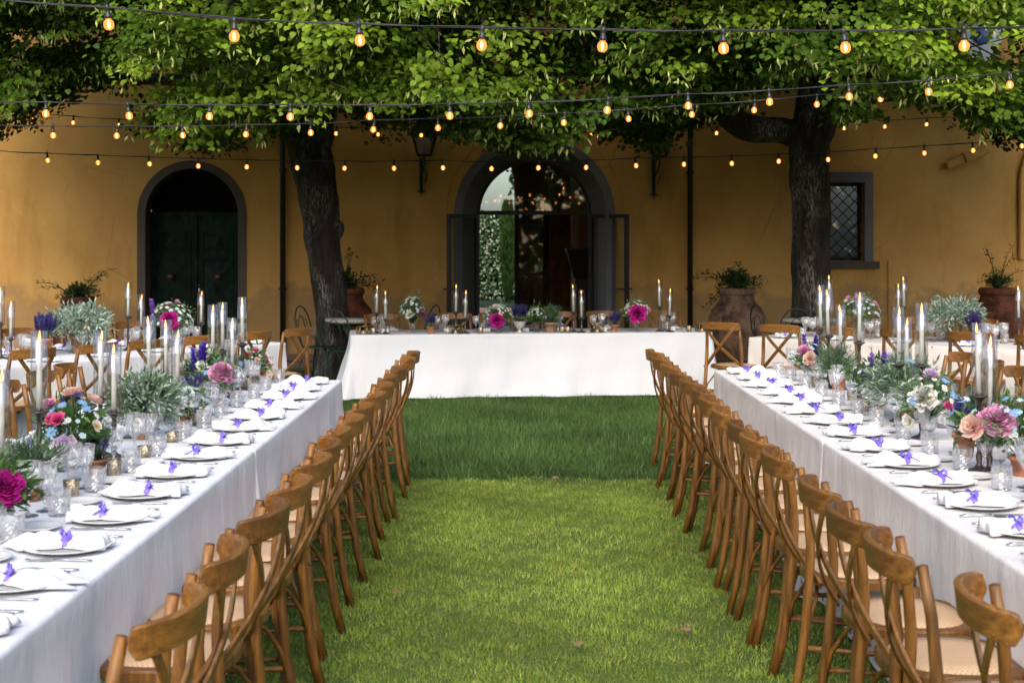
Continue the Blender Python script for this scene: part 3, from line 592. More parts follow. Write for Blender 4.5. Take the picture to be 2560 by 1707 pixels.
wobble_tube(q, [tp(838, 960, y0), tp(836, 820, y0), tp(822, 700, y0), tp(806, 600, y0), tp(800, 540, y0), tp(788, 460, y0), tp(772, 380, y0), tp(770, 325, y0), tp(768, 240, y0+.1), tp(750, 120, y0+.2), tp(760, 0, y0+.3), tp(800, -120, y0+.4)], [.26, .20, .20, .215, .225, .24, .265, .31, .34, .26, .20, .12], 28, .10, 3)
ktr = obj('trunk', q, M['bark'], LT)
q = MB(); wobble_tube(q, [tp(800, 585, y0), tp(836, 566, y0-.02), tp(850, 552, y0-.02)], [.16, .15, .06], 14, .15, 5); obj('trunk_knot', q, M['bark'], LT)
for i, pl_ in enumerate(([(770, 300, 0), (690, 250, -.4), (560, 200, -1.2), (380, 150, -2.2), (180, 110, -3)], [(775, 290, 0), (880, 225, -.5), (1020, 190, -1.5), (1180, 160, -2.6)], [(768, 250, 0), (720, 150, -1.2), (640, 60, -2.8), (560, 0, -4)], [(765, 270, .1), (640, 230, .6), (450, 200, 1.0), (200, 200, 1.2)], [(775, 250, 0), (900, 120, .8), (1100, 20, 1.2)], [(770, 240, 0), (820, 100, -1.5), (900, 10, -3)])):
    q = MB(); wobble_tube(q, [tp(a, b__, y0+c) for a, b__, c in pl_], [.14, .11, .08, .05, .03][:len(pl_)], 12, .12, 20+i, 5); obj('limb', q, M['bark'], LT)
lime_crown(LT, -7.6, .35, 2350, 11, (-2.6, 17.4, 3.4))
RT = thing('lime_tree', 'upright dark-barked lime tree with a low side limb, in front of the barred window', 'tree', (0, 0, 0), 0, 'lime trees shading the villa')
y1 = 17.6; q = MB()
wobble_tube(q, [tp(2026, 960, y1), tp(2028, 760, y1), tp(2026, 640, y1), tp(2028, 540, y1), tp(2024, 460, y1), tp(2022, 400, y1), tp(2024, 350, y1), tp(2040, 290, y1), tp(2050, 200, y1), tp(2030, 90, y1), tp(2050, -60, y1)], [.28, .235, .23, .225, .24, .245, .25, .27, .25, .20, .14], 28, .09, 8)
obj('trunk', q, M['bark'], RT)
for i, (pl_, rr_) in enumerate((([(2020, 365, 0), (1965, 330, -.05), (1880, 322, -.2), (1830, 290, -.3), (1800, 215, -.4), (1770, 110, -.5), (1800, 0, -.6)], [.16, .165, .16, .17, .15, .12, .08]), ([(2045, 280, 0), (2110, 200, -.3), (2180, 120, -.8), (2260, 60, -1.5)], [.16, .11, .07, .04]), ([(1810, 240, -.4), (1700, 180, -1.4), (1580, 150, -2.6)], [.10, .07, .03]), ([(2040, 250, 0), (2180, 240, .5), (2330, 250, .8), (2480, 290, .9)], [.12, .08, .05, .03]), ([(2050, 220, 0), (2000, 100, -1.8), (1960, 0, -3.4)], [.12, .08, .04]), ([(2045, 270, 0), (2160, 190, -2.0), (2300, 150, -3.6)], [.12, .07, .03]))):
    q = MB(); wobble_tube(q, [tp(a, b__, y1+c) for a, b__, c in pl_], rr_, 14, .13, 40+i, 5); obj('limb', q, M['bark'], RT)
lime_crown(RT, .1, 7.6, 2250, 12, (3.7, 17.6, 3.4))

# ================================================================== string lights
def lamp_parts(parent, p, s=1.0):
    q = MB(); q.tube([(0, 0, .012), (.0, 0, .018), (.008, 0, .026), (0, 0, .034), (-.006, 0, .028)], .0016, 5); q.lathe([(0, .012), (.010, .012), (.013, .0), (.013, -.012), (.011, -.016), (.012, -.03), (.017, -.044), (.019, -.056), (0, -.056)], 14)
    so_ = obj('socket', q.mesh('socket', M['socket']) if 'sock' not in LC else LC['sock'], None, parent, p); LC.setdefault('sock', so_.data)
    if 'bulb' not in LC:
        q = MB(); q.lathe([(.013, -.056), (.015, -.062), (.0222, -.070), (.0250, -.084), (.0222, -.099), (.013, -.108), (0, -.111)], 20); LC['bulb'] = q.mesh('bulb', M['bulb'])
        q = MB(); q.lathe([(0, -.066), (.0038, -.070), (.0055, -.082), (.0055, -.093), (.003, -.101), (0, -.103)], 8); LC['fil'] = q.mesh('filament', M['filament'])
    b__ = obj('bulb', LC['bulb'], None, so_); f = obj('filament', LC['fil'], None, so_); so_.rotation_euler = (random.uniform(-.11, .11), random.uniform(-.11, .11), random.uniform(0, 6))
    return so_
LC = {}
def string(name, label, Y, pts, dx0, dx1, d=0):
    """pts: bulb centres in photo pixels (display scale)"""
    t_ = thing('string_lights', label, 'string lights', (0, 0, 0), 0, 'festoon light strings over the lawn')
    P_ = [at(a*1.0884, b__*1.0884, Y+d*(a-1176)/1176) for a, b__ in pts]; P_ = [p+Vector((0, 0, .088+.006)) for p in P_]
    for p in P_: lamp_parts(t_, p)
    a = P_[0]+(P_[0]-P_[1])*dx0; b__ = P_[-1]+(P_[-1]-P_[-2])*dx1; q = MB(); allp = [a]+P_+[b__]; path = []
    for i in range(len(allp)-1):
        for k in range(4): u = k/4; path.append(allp[i].lerp(allp[i+1], u)-Vector((0, 0, .004*math.sin(PI*u))))
    path.append(allp[-1]); q.tube(path, .0042, 6); q.tube([p+Vector((0, -.004, .006*math.sin(i*.7))) for i, p in enumerate(path)], .0028, 5); obj('cable', q, M['cable'], t_)
string('a', 'nearest and highest string of large amber bulbs', 6.7, [(-40, 42), (246, 62), (538, 90), (823, 99), (1108, 110), (1386, 113), (1661, 117), (1937, 116), (2214, 111)], 1, 1)
string('b', 'second string of bulbs from the camera, above the row of third', 10.0, [(-80, 262), (106, 265), (293, 270), (482, 271), (667, 272), (851, 271), (1033, 270), (1214, 265), (1397, 257), (1580, 247), (1766, 238), (1949, 226), (2133, 215), (2317, 199)], 1, 2)
string('c', 'third string of bulbs, crossing just under the second one', 12.4, [(-28, 312), (121, 314), (269, 315), (418, 314), (567, 312), (713, 308), (860, 301), (1006, 297), (1151, 292), (1297, 285), (1442, 276), (1590, 266), (1734, 256), (1877, 243), (2022, 231), (2166, 217), (2308, 202)], 1, 2)
string('d', 'lowest string of small bulbs, crossing before the arched doorways', 16.0, [(-6, 366), (108, 371), (224, 376), (341, 379), (455, 384), (568, 386), (682, 388), (793, 389), (905, 389), (1016, 388), (1128, 390), (1238, 388), (1348, 387), (1459, 383), (1570, 380), (1680, 378), (1789, 373), (1901, 369), (2012, 361), (2123, 354), (2234, 348), (2346, 338)], 2, 2)
string('e', 'farthest string of tiny bulbs, half hidden in the leaves near the wall', 18.9, [(-20, 266), (75, 275), (169, 284), (273, 290), (378, 297), (477, 299), (568, 301), (676, 306), (773, 309), (870, 311), (968, 313), (1065, 314), (1163, 314), (1262, 314), (1357, 313), (1455, 312), (1550, 310), (1647, 308), (1745, 304), (1841, 301), (1938, 297), (2032, 293), (2130, 288), (2225, 283), (2320, 277)], 2, 2)
# ================================================================== tables
class T:
    def __init__(s, P, d, n, L, Wd, z, word):
        s.P = Vector((*P, 0)); s.d = Vector((*d, 0)).normalized(); s.n = Vector((*n, 0)).normalized(); s.L = L; s.W = Wd; s.z = z; s.word = word
    def p(s, u, v, z=None): q = s.P+s.d*u+s.n*v; q.z = s.z if z is None else z; return q
    def u_at(s, px, v):
        k = (px-1290)/F; b_ = s.P+s.n*v; return (b_.x-k*b_.y)/(k*s.d.y-s.d.x)
TL = T((-1.19, 9.75), (0, -1), (-1, 0), 7.4, 1.22, .742, 'left long table')
TR = T((1.46, 10.5), (0, -1), (1, 0), 8.1, 1.22, .742, 'right long table')
TBL = T((-2.14, 13.3), (-.55, -.835), (-.835, .55), 4.9, 1.2, .742, 'far left slanting table')
TBR = T((2.28, 14.0), (.80, -.60), (.60, .80), 5.0, 1.2, .742, 'far right slanting table')
TH = T((-1.733, 14.85), (.993, .116), (-.116, .993), 3.88, .82, .708, 'head table')
def cloth_mesh(L, Wd, h, flare=.05, amp=.012, seed=0, z0=.012, endflare=None, fold=.46):
    """draped cloth over an L x Wd table; x along, y across, top at z=h"""
    rg = random.Random(seed); ph = [rg.uniform(0, 6) for _ in range(8)]; mb = MB(); r = .014
    per = []; st = .045
    def seg(a, b_, nrm):
        k = max(2, int((Vector(b_)-Vector(a)).length/st))
        for i in range(k): p = Vector(a).lerp(Vector(b_), i/k); per.append((p, Vector(nrm)))
    cr = .03
    def corner(cx, cy, a0):
        for i in range(6): a = a0+PI/2*i/6; per.append((Vector((cx+cr*math.cos(a), cy+cr*math.sin(a))), Vector((math.cos(a), math.sin(a)))))
    seg((cr, 0), (L-cr, 0), (0, -1)); corner(L-cr, cr, -PI/2); seg((L, cr), (L, Wd-cr), (1, 0)); corner(L-cr, Wd-cr, 0)
    seg((L-cr, Wd), (cr, Wd), (0, 1)); corner(cr, Wd-cr, PI/2); seg((0, Wd-cr), (0, cr), (-1, 0)); corner(cr, cr, PI)
    n = len(per); rows = [(-r, 0)]+[(-r+r*math.sin(a), r*math.cos(a)-r) for a in (.4, .8, 1.2, PI/2)]
    zs = [(t, None) for t in [.03, .08, .15, .23, .32, .42, .52, .62, .72, .82, .91, 1.0]]
    V = []; s_ = 0; arc = []
    for i in range(n): arc.append(s_); s_ += (per[(i+1) % n][0]-per[i][0]).length
    for off, dz in rows:
        for p, nn in per: q = p+nn*off; V.append((q.x, q.y, h+dz))
    H = h-z0
    for t, _ in zs:
        for i, (p, nn) in enumerate(per):
            a = arc[i]; w = (math.sin(a*5.1+ph[0]+t*1.2)+.7*math.sin(a*9.7+ph[1]-t*2)+.5*math.sin(a*2.3+ph[2])+.35*math.sin(a*17+ph[3]+t*3))
            crease = math.exp(-((a % fold)-fold/2)**2/.00025)*.007
            cornerness = 0
            if abs(nn.x) > .05 and abs(nn.y) > .05: cornerness = .10
            o_ = flare*t**1.3+amp*w*t*.8+crease+cornerness*t*t+.003*math.sin(a*3+t*14)
            q = p+nn*o_; V.append((q.x, q.y, h-r-(H-r)*t))
    k = len(rows)+len(zs)
    Fs = [(i*n+j, (i+1)*n+j, (i+1)*n+(j+1) % n, i*n+(j+1) % n) for i in range(k-1) for j in range(n)]
    mb.add(V, Fs, smooth=True); o = len(mb.v)
    mb.f.append(tuple(range(n))); mb.c += []; mb.sm.append(False)
    return mb
def table(t_, seams, label, clabel, m, flare=.03, hem=.012, cl_labels=None):
    ang = math.atan2(t_.d.y, t_.d.x); mir = (t_.d.cross(t_.n)).z < 0
    root = thing('banquet_table', label, 'table', (t_.P.x, t_.P.y, 0), ang); s_ = -1 if mir else 1
    q = MB(); q.box((.05, min(s_*.05, s_*(t_.W-.05)), t_.z-.03), (t_.L-.05, max(s_*.05, s_*(t_.W-.05)), t_.z-.006)); obj('tabletop', q, M['wood'], root)
    for u in (.3, t_.L/2, t_.L-.3):
        for v in (.15, t_.W-.15): q = MB(); q.tube([(u, s_*v, 0), (u, s_*v, t_.z-.03)], .02, 8); obj('leg', q, M['iron'], root)
    cuts = [0]+seams+[t_.L]
    for i in range(len(cuts)-1):
        L_ = cuts[i+1]-cuts[i]+(.004 if i else 0); mb = cloth_mesh(L_, t_.W, t_.z, flare, .034 if t_ is TH else .017, 3+i+int(t_.L*10), hem)
        if mir: mb.v = [(x, -y, z) for x, y, z in mb.v]; mb.f = [tuple(reversed(f)) for f in mb.f]
        o = obj('tablecloth', mb, m, None, (t_.P.x+t_.d.x*cuts[i], t_.P.y+t_.d.y*cuts[i], 0), ang); o.data.polygons
        tag(o, cl_labels[i], 'tablecloth', 'floor-length tablecloths')
table(TL, [3.25], 'long banquet table under white cloth, left of the grass aisle', '', M['cloth'], cl_labels=['white cloth on the far half of the left long table', 'white cloth on the near half of the left long table'])
table(TR, [3.72], 'long banquet table under cream cloth, right of the grass aisle', '', M['cloth_warm'], cl_labels=['cream white cloth on the far half of the right long table', 'cream white cloth on the near half of the right long table'])
table(TBL, [], 'slanting banquet table behind the chairs at far left', '', M['cloth'], cl_labels=['white cloth on the slanting table at far left'])
table(TBR, [], 'slanting banquet table behind the chairs at far right', '', M['cloth_warm'], cl_labels=['cream white cloth on the slanting table at far right'])
table(TH, [], 'head table across the lawn in front of the glazed door', '', M['cloth'], .07, .05, cl_labels=['bluish white cloth hanging to the grass on the head table'])

# ================================================================== cross-back chairs
def make_chair():
    """faces +Y; seat centre at the origin"""
    t_ = thing('cross_back_chair', 'brown cross-back chair', 'chair')
    def seat_out(k=1.0, n=36):
        pts = []
        for i in range(n):
            a = 2*PI*i/n; x, y = math.cos(a), math.sin(a); rx = .225+.012*y; ry = .205
            e = 2.6; r_ = (abs(x)**e+abs(y)**e)**(-1/e); pts.append((x*r_*rx*k, y*r_*ry*k))
        return pts
    q = MB(); o1, o2 = seat_out(1), seat_out(.80); n = 36
    for z0, z1 in ((.448, .480),):
        V = [(x, y, z0) for x, y in o1]+[(x*1.0, y*1.0, z1-.006) for x, y in o1]+[(x*.975, y*.975, z1) for x, y in o1]+[(x, y, z1) for x, y in o2]+[(x, y, z0) for x, y in o2]
        q.add(V, [(k*n+i, k*n+(i+1) % n, ((k+1) % 5)*n+(i+1) % n, ((k+1) % 5)*n+i) for k in range(5) for i in range(n)])
    obj('seat', q, M['wood'], t_)
    q = MB(); V = [(x, y, .470) for x, y in seat_out(.84)]+[(x, y, .4835) for x, y in seat_out(.81)]+[(x, y, .490) for x, y in seat_out(.5)]+[(0, 0, .491)]
    q.add(V, [(k*n+i, k*n+(i+1) % n, (k+1)*n+(i+1) % n, (k+1)*n+i) for k in range(2) for i in range(n)]+[(2*n+i, 2*n+(i+1) % n, 3*n) for i in range(n)], smooth=True); obj('cane_panel', q, M['cane'], t_)
    for s_ in (-1, 1):
        q = MB(); q.tube([(s_*.205, .235, 0), (s_*.190, .205, .14), (s_*.178, .185, .30), (s_*.172, .172, .448)], [.0135, .016, .0185, .0195], 9); obj('leg', q, M['wood'], t_)
        q = MB(); q.tube([(s_*.212, -.280, 0), (s_*.205, -.246, .13), (s_*.199, -.220, .30), (s_*.195, -.206, .46), (s_*.190, -.200, .60), (s_*.182, -.212, .75), (s_*.174, -.234, .876)], [.0155, .0170, .0180, .0180, .0170, .0160, .0145], 9); obj('leg', q, M['wood'], t_)
        q = MB(); q.tube([(s_*.204, -.238, .17), (s_*.176, -.21, .30), (s_*.12, -.17, .39), (s_*.03, -.15, .44)], .0085, 6); obj('brace', q, M['wood'], t_)
        q = MB(); q.tube([(s_*.198, -.245, .235), (s_*.20, 0, .215), (s_*.186, .197, .205)], .010, 7); obj('stretcher', q, M['wood'], t_)
    q = MB(); q.tube([(-.182, .19, .245), (0, .20, .245), (.182, .19, .245)], .010, 7); obj('stretcher', q, M['wood'], t_)
    # top rail: bent wood, bowed to the back, rounded ends
    q = MB(); pts, ws = [], []
    for i in range(33):
        u = -1+2*i/32; x = .195*math.sin(u*PI/2*.85)/math.sin(PI/2*.85); y = -.236-.018-.088*(1-abs(u)**1.9); pts.append((x, y, .864+.010*(1-u*u)))
        e = (1-abs(u))/.12; ws.append(.074*(math.sqrt(max(.0, 1-(1-min(1, e))**2))*.7+.3) if e < 1 else .074)
    q.sweep(pts, (0, -.12, 1), ws, .0195, sm=False, bev=.35); obj('top_rail', q, M['rail_wood'], t_)
    for s_ in (-1, 1):   # cross slats: from the rail, over the back, down to the far seat side
        q = MB(); P_ = []; 
        for i in range(15):
            u = i/14; x = s_*(.150-.365*u**1.05); z = .855-.395*u**.90; off = .030*math.sin(PI*min(1, u*1.05))
            y = -.296-.004*s_ - off*.5 + (.125)*u**1.8
            P_.append((x, y-.005*(s_ > 0), z))
        q.sweep(P_, (s_, 0, -1), [.036]*1+[.031]*13+[.034], .0105, sm=False, bev=.5); obj('cross_slat', q, M['wood'], t_)
        q = MB(); q.lathe([(0, 0), (.0075, 0), (.006, .004), (0, .0055)], 8); b_ = obj('bolt', q, M['pewter'], t_, (s_*.150, -.306, .850)); b_.rotation_euler = (PI/2, 0, 0)
        q = MB(); q.lathe([(0, 0), (.007, 0), (.005, .004), (0, .005)], 8); b_ = obj('bolt', q, M['pewter'], t_, (s_*.205, -.232, .472)); b_.rotation_euler = (PI/2, 0, 0)
    return t_
chair0 = make_chair(); used = [False]
def chair(x, y, rz, label, group, scale=None, z=0):
    if not used[0]:
        used[0] = True; chair0.location = (x, y, z); chair0.rotation_euler[2] = rz; chair0['label'] = label; chair0['group'] = group; return chair0
    c = dup(chair0, (x, y, z), rz, label); c['group'] = group; return c
rj = random.Random(5)
YL = [3.28, 3.79, 4.38, 4.83, 5.33, 5.70, 6.10, 6.50, 6.97, 7.50, 7.96, 8.45, 8.95, 9.68, 10.19][::-1]
YR = [3.33, 3.88, 4.31, 4.79, 5.44, 5.89, 6.28, 6.77, 7.26, 7.68, 8.20, 8.68, 9.20, 9.70, 10.38][::-1]
for i, y in enumerate(YL):
    chair(-.735-.30+rj.uniform(-.012, .012), y-.13, PI/2+rj.uniform(-.12, .12), f'brown cross-back chair, {ORD[i]} from the far end, aisle side of left long table', 'cross-back chairs along the left of the aisle')
for i, y in enumerate(YR):
    chair(.975+.30+rj.uniform(-.012, .012)+(.07 if y < 3.5 else 0), y-.13, -PI/2+rj.uniform(-.12, .12), f'brown cross-back chair, {ORD[i]} from the far end, aisle side of right long table', 'cross-back chairs along the right of the aisle')
for i in range(9):
    chair(-2.55-rj.uniform(0, .05), 9.10-i*.56, -PI/2+rj.uniform(-.14, .14), f'cross-back chair, {ORD[i]} from the far end, outer side of left long table', 'chairs on the outer side of the left table')
    chair(2.85+rj.uniform(0, .05), 9.95-i*.56, PI/2+rj.uniform(-.14, .14), f'cross-back chair, {ORD[i]} from the far end, outer side of right long table', 'chairs on the outer side of the right table')
for tt, nm, u0 in ((TBL, 'far left', .26), (TBR, 'far right', .10)):
    a = math.atan2(tt.n.y, tt.n.x)-PI/2
    for i in range(8):
        p = tt.p(u0-.18+i*.60 if tt is TBR else u0+.02+i*.575, -.13); chair(p.x, p.y, a+rj.uniform(-.1, .1), f'cross-back chair, {ORD[i]} from the aisle, near side of {tt.word}', 'chairs on the near side of the ' + tt.word)
    for i in range(7):
        p = tt.p(.5+i*.62, tt.W+.16); chair(p.x, p.y, a+PI+rj.uniform(-.1, .1), f'cross-back chair, {ORD[i]} from the aisle, far side of {tt.word}', 'chairs on the far side of the ' + tt.word)
for i, (px, lab) in enumerate(((962, 'leftmost, behind the white rose bouquet'), (1143, 'second from left, behind the tall candles'), (1246, 'behind the magenta peony bouquet'), (1322, 'behind the lavender urn'), (1405, 'behind the rosemary pot'), (1515, 'second from right, behind the small lavender pot'), (1667, 'rightmost, by the right downpipe'))):
    Y = 15.95+.0012*(px-962); p = at(px, 700, Y); chair(p.x, Y-.26, PI+.12, f'cross-back chair at the head table, {lab}', 'chairs behind the head table', z=-.04)

# ================================================================== tableware (shared meshes)
def goblet(s):
    st_ = [(0, 0), (.034, 0), (.0345, .002), (.030, .0045), (.012, .008), (.0065, .014), (.0055, .024), (.0085, .033), (.0055, .042), (.0055, .060), (.0095, .066), (.0075, .072), (.012, .080), (.010, .085), (0, .086)]
    q = MB(); q.lathe([(r*s, z*s) for r, z in st_], 10, sm=False); stem = q.mesh('goblet', M['crystal'])
    bp = [(.010, .079), (.0255, .092), (.0335, .108), (.0372, .126), (.0392, .142), (.0402, .150), (.0425, .172), (.0430, .1735), (.0412, .1735), (.0390, .150), (.0350, .128), (.031, .111), (.022, .097), (.008, .088), (0, .087)]
    q = MB(); q.lathe([(r*s, z*s) for r, z in bp], 28, sm=False, wob=lambda i, j, r, z: (.0022*s*(1 if (j+i) % 2 else -1) if 1 <= i <= 4 else 0)); return stem, q.mesh('bowl', M['thin_crystal'])
def tumbler_mesh():
    pr = [(0, 0), (.034, 0), (.036, .003)]+[(.036+.004*i/7, .008+.010*i) for i in range(8)]+[(.0405, .092), (.0385, .0925), (.0350, .05), (.0335, .012), (0, .010)]
    q = MB(); q.lathe(pr, 28, sm=False, wob=lambda i, j, r, z: .0022*(1 if ((j+i) % 4 < 2) else -1) if 3 <= i <= 9 else 0); return q.mesh('tumbler', M['thin_crystal'])
ME = {}
ME['wine'] = goblet(1.09); ME['water'] = goblet(.98); ME['tumbler'] = tumbler_mesh()
q = MB(); q.lathe([(0, .002), (.075, .002), (.080, .0), (.085, .003), (.105, .010), (.134, .0165), (.135, .019), (.131, .0195), (.104, .013), (.086, .0065), (.080, .005), (0, .005)], 40); ME['plate'] = q.mesh('dinner_plate', M['porcelain'])
q = MB(); q.lathe([(0, .001), (.045, .001), (.055, .005), (.074, .013), (.075, .016), (.070, .0155), (.052, .008), (.044, .005), (0, .005)], 32, wob=lambda i, j, r, z: .0012*(j % 2) if 3 <= i <= 5 else 0); ME['side'] = q.mesh('bread_plate', M['porcelain'])
# cutlery, long axis along y, handle towards -y
def handle(q, L, w=.007): q.sweep([(0, -L, .003), (0, -L*.8, .004), (0, -L*.3, .005), (0, .0, .006)], (1, 0, 0), [w*2.0, w*1.9, w*1.2, w*1.0], .004, bev=.4, sm=True)
q = MB(); handle(q, .10); q.add([(-.004, 0, .004), (.008, .01, .004), (.010, .08, .003), (.002, .115, .003), (-.004, .11, .003), (-.004, 0, .0055), (.008, .01, .0045), (.010, .08, .0035), (.002, .115, .0035), (-.004, .11, .005)], [(4, 3, 2, 1, 0), (5, 6, 7, 8, 9)]+[(i, (i+1) % 5, 5+(i+1) % 5, 5+i) for i in range(5)]); ME['knife'] = q.mesh('knife', M['steel'])
q = MB(); handle(q, .115); q.sweep([(0, 0, .006), (0, .02, .005), (0, .04, .004)], (1, 0, 0), [.009, .020, .024], .0025)
for k in range(4): x = -.009+k*.006; q.sweep([(x, .04, .004), (x, .065, .003), (x*.9, .085, .007)], (1, 0, 0), .0032, .002)
ME['fork'] = q.mesh('fork', M['steel'])
q = MB(); handle(q, .11)
V = [(0, 0, .006)]; 
for r_ in (.5, 1):
    for k in range(12): a = 2*PI*k/12; V.append((.018*r_*math.cos(a), .030+.028*r_*math.sin(a), .002+.004*r_*r_))
V[0] = (0, .03, .001); q.add(V, [(0, 1+k, 1+(k+1) % 12) for k in range(12)]+[(1+k, 13+k, 13+(k+1) % 12, 1+(k+1) % 12) for k in range(12)], smooth=True); ME['spoon'] = q.mesh('spoon', M['steel'])
def napkin(seed):
    """cloth bundle tied near the middle: long axis y"""
    rg = random.Random(seed); q = MB(); nu, nv = 30, 22; ph = [rg.uniform(0, 6) for _ in range(6)]; tie = rg.uniform(-.02, .0); pk = rg.choice((.004, .008, .012, .03)); pks = rg.choice((-1, 1)); L0 = rg.uniform(.13, .15); L1 = rg.uniform(.14, .17)
    V = []
    for i in range(nu+1):
        u = -L0+(L0+L1)*i/nu; d = abs(u-tie); e = min(1, d/.12); w = .026+.042*e**.7*(1.15 if u > tie else .9); hgt = .016+.012*math.sin(min(1, d/.09)*PI*.55)
        end = max(0, (d-.115)/.04); w *= 1-.25*end
        for j in range(nv+1):
            v = -1+2*j/nv; x = w*v*(1+.08*math.sin(u*60+ph[0])); fold = (.0095*math.sin(v*7+ph[1]+u*22)+.0065*math.sin(v*13+ph[2]-u*14)+.004*math.sin(u*55+v*4+ph[5]))*min(1, d/.03)
            z = hgt*(1-abs(v)**2.2)+fold*(1-abs(v)**4)
            z += pk*math.exp(-((u-pks*.085-v*.02)**2/.0012+(v*w-pk*.3)**2/.0010))
            z = z*(1-.55*end)+.004; yy = u+.006*math.sin(v*5+ph[3])+(.016*math.sin(v*4+ph[4]))*end
            V.append((x, yy, max(.003, z)))
    m_ = nv+1; fs = [(i*m_+j, (i+1)*m_+j, (i+1)*m_+j+1, i*m_+j+1) for i in range(nu) for j in range(nv)]
    o = len(V); V += [(x, y, .001) for x, y, z in V]; fs += [tuple(reversed([a+o for a in f])) for f in fs]
    for i in range(nu):
        for j in (0, nv): a, b_ = i*m_+j, (i+1)*m_+j; fs.append((a, b_, b_+o, a+o) if j else (b_, a, a+o, b_+o))
    for j in range(nv):
        for i in (0, nu): a, b_ = i*m_+j, i*m_+j+1; fs.append((a, b_, b_+o, a+o) if i == 0 else (b_, a, a+o, b_+o))
    q.add(V, fs, smooth=True); me = q.mesh('napkin', M['napkin'])
    r = MB(); ax = [(.027*math.cos(PI*k/10)*1.06, tie, .003+.026*math.sin(PI*k/10)*1.05) for k in range(11)]; r.sweep(ax, (0, 1, 0), .023, .0015)
    tl = rg.uniform(.7, 1.2); c = (0, tie, .032)
    for s_ in (-1, 1):
        a = rg.uniform(.2, 1.1)*s_; dx, dy = math.cos(a)*s_, math.sin(a)
        lp = [(c[0], c[1], c[2])]+[(c[0]+dx*.023*k/3, c[1]+dy*.023*k/3, c[2]+.014*math.sin(PI*k/4)+.004) for k in (1, 2, 3)]+[(c[0]+dx*.028, c[1]+dy*.028, c[2]+.004)]+[(c[0]+dx*.023*k/3, c[1]+dy*.023*k/3, c[2]-.003) for k in (3, 2, 1)]+[c]
        r.sweep(lp, (-dy*.5, dx*.5, .8), .013, .0012)
        r.sweep([c, (dx*.014, tie-.016*tl, .030), (dx*.026, tie-.034*tl, .020), (dx*.032*tl, tie-.05*tl, .012)], (dx*.2+.8, .5, .0), .013, .0012)
    r.box((-.009, tie-.007, .026), (.009, tie+.007, .037))
    return me, r.mesh('ribbon', M['ribbon'])
NAP = [napkin(k) for k in range(9)]
q = MB(); q.add([(-.035, 0, 0), (.035, 0, 0), (.035, .012, .04), (-.035, .012, .04), (.035, .026, 0), (-.035, .026, 0)], [(0, 1, 2, 3), (3, 2, 4, 5)]); ME['card'] = q.mesh('place_card', M['card'])
rs = random.Random(9)
def setting(tt, u, side, idx, full=True, card=False):
    f = tt.n if side == 'a' else -tt.n; v = .20 if side == 'a' else tt.W-.20
    c = tt.p(u, v); rz = math.atan2(f.y, f.x)-PI/2; R_ = Matrix.Rotation(rz, 3, 'Z')
    sd_ = {('left long table', 'a'): 'aisle side of left long table', ('left long table', 'b'): 'outer side of left long table', ('right long table', 'a'): 'aisle side of right long table', ('right long table', 'b'): 'outer side of right long table'}.get((tt.word, side), ('near' if side == 'a' else 'far')+' side of '+tt.word)
    end = 'far end' if 'long' in tt.word else ('left end' if tt is TH else 'aisle end')
    def put(name, me, lab, cat, x, y, rot=0, z=0, grp=None):
        p = c+R_ @ Vector((x, y, z)); o = obj(name, me, None, None, p, rz+rot); return tag(o, f'{lab}, {ORD[idx]} from {end}, {sd_}', cat, grp or f'{cat}s on the {tt.word}')
    j = lambda s_: rs.uniform(-s_, s_)
    put('dinner_plate', ME['plate'], 'white dinner plate', 'plate', j(.006), j(.006))
    nm, rb = NAP[rs.randrange(9)]; o = put('napkin', nm, 'napkin tied with violet ribbon', 'napkin', j(.012), j(.012), j(.18)+(PI if rs.random() < .35 else 0), .0085)
    obj('ribbon', rb, None, o)
    put('tumbler', ME['tumbler'], 'cut crystal tumbler', 'tumbler', .10+j(.01), .205+j(.01), j(3))
    o = put('wine_glass', ME['water'][0], 'smaller crystal goblet', 'goblet', .170+j(.012), .285+j(.015), j(3)); obj('bowl', ME['water'][1], None, o)
    o = put('wine_glass', ME['wine'][0], 'larger crystal goblet', 'goblet', .075+j(.012), .315+j(.015), j(3)); obj('bowl', ME['wine'][1], None, o)
    if full:
        put('knife', ME['knife'], 'steel knife beside plate', 'knife', .158, -.005, j(.04)); put('fork', ME['fork'], 'steel fork beside plate', 'fork', -.155, j(.01), j(.04))
        put('spoon', ME['spoon'], 'steel spoon beside knife', 'spoon', .182, -.012, j(.04)); 
        put('bread_plate', ME['side'], 'small white bread plate', 'bread plate', -.155, .19)
    if card: put('place_card', ME['card'], 'white folded place card', 'place card', .06, .30 if side == 'b' else .2, PI)
for i in range(15): setting(TL, .29+.46*i, 'a', i)
for i in range(15): setting(TR, .30+.463*i, 'a', i)
for i in range(11): setting(TL, .29+.50*i, 'b', i, i % 2 == 0)
for i in range(11): setting(TR, .30+.50*i, 'b', i, i % 2 == 0)
for i in range(8): setting(TBL, .30+.575*i, 'a', i, False); setting(TBR, .30+.60*i, 'a', i, False)
for i in range(7): setting(TBL, .5+.62*i, 'b', i, False); setting(TBR, .5+.62*i, 'b', i, False)
for i, px in enumerate((975, 1128, 1225, 1320, 1405, 1512, 1680)): setting(TH, TH.u_at(px, .6), 'b', i, False, True)
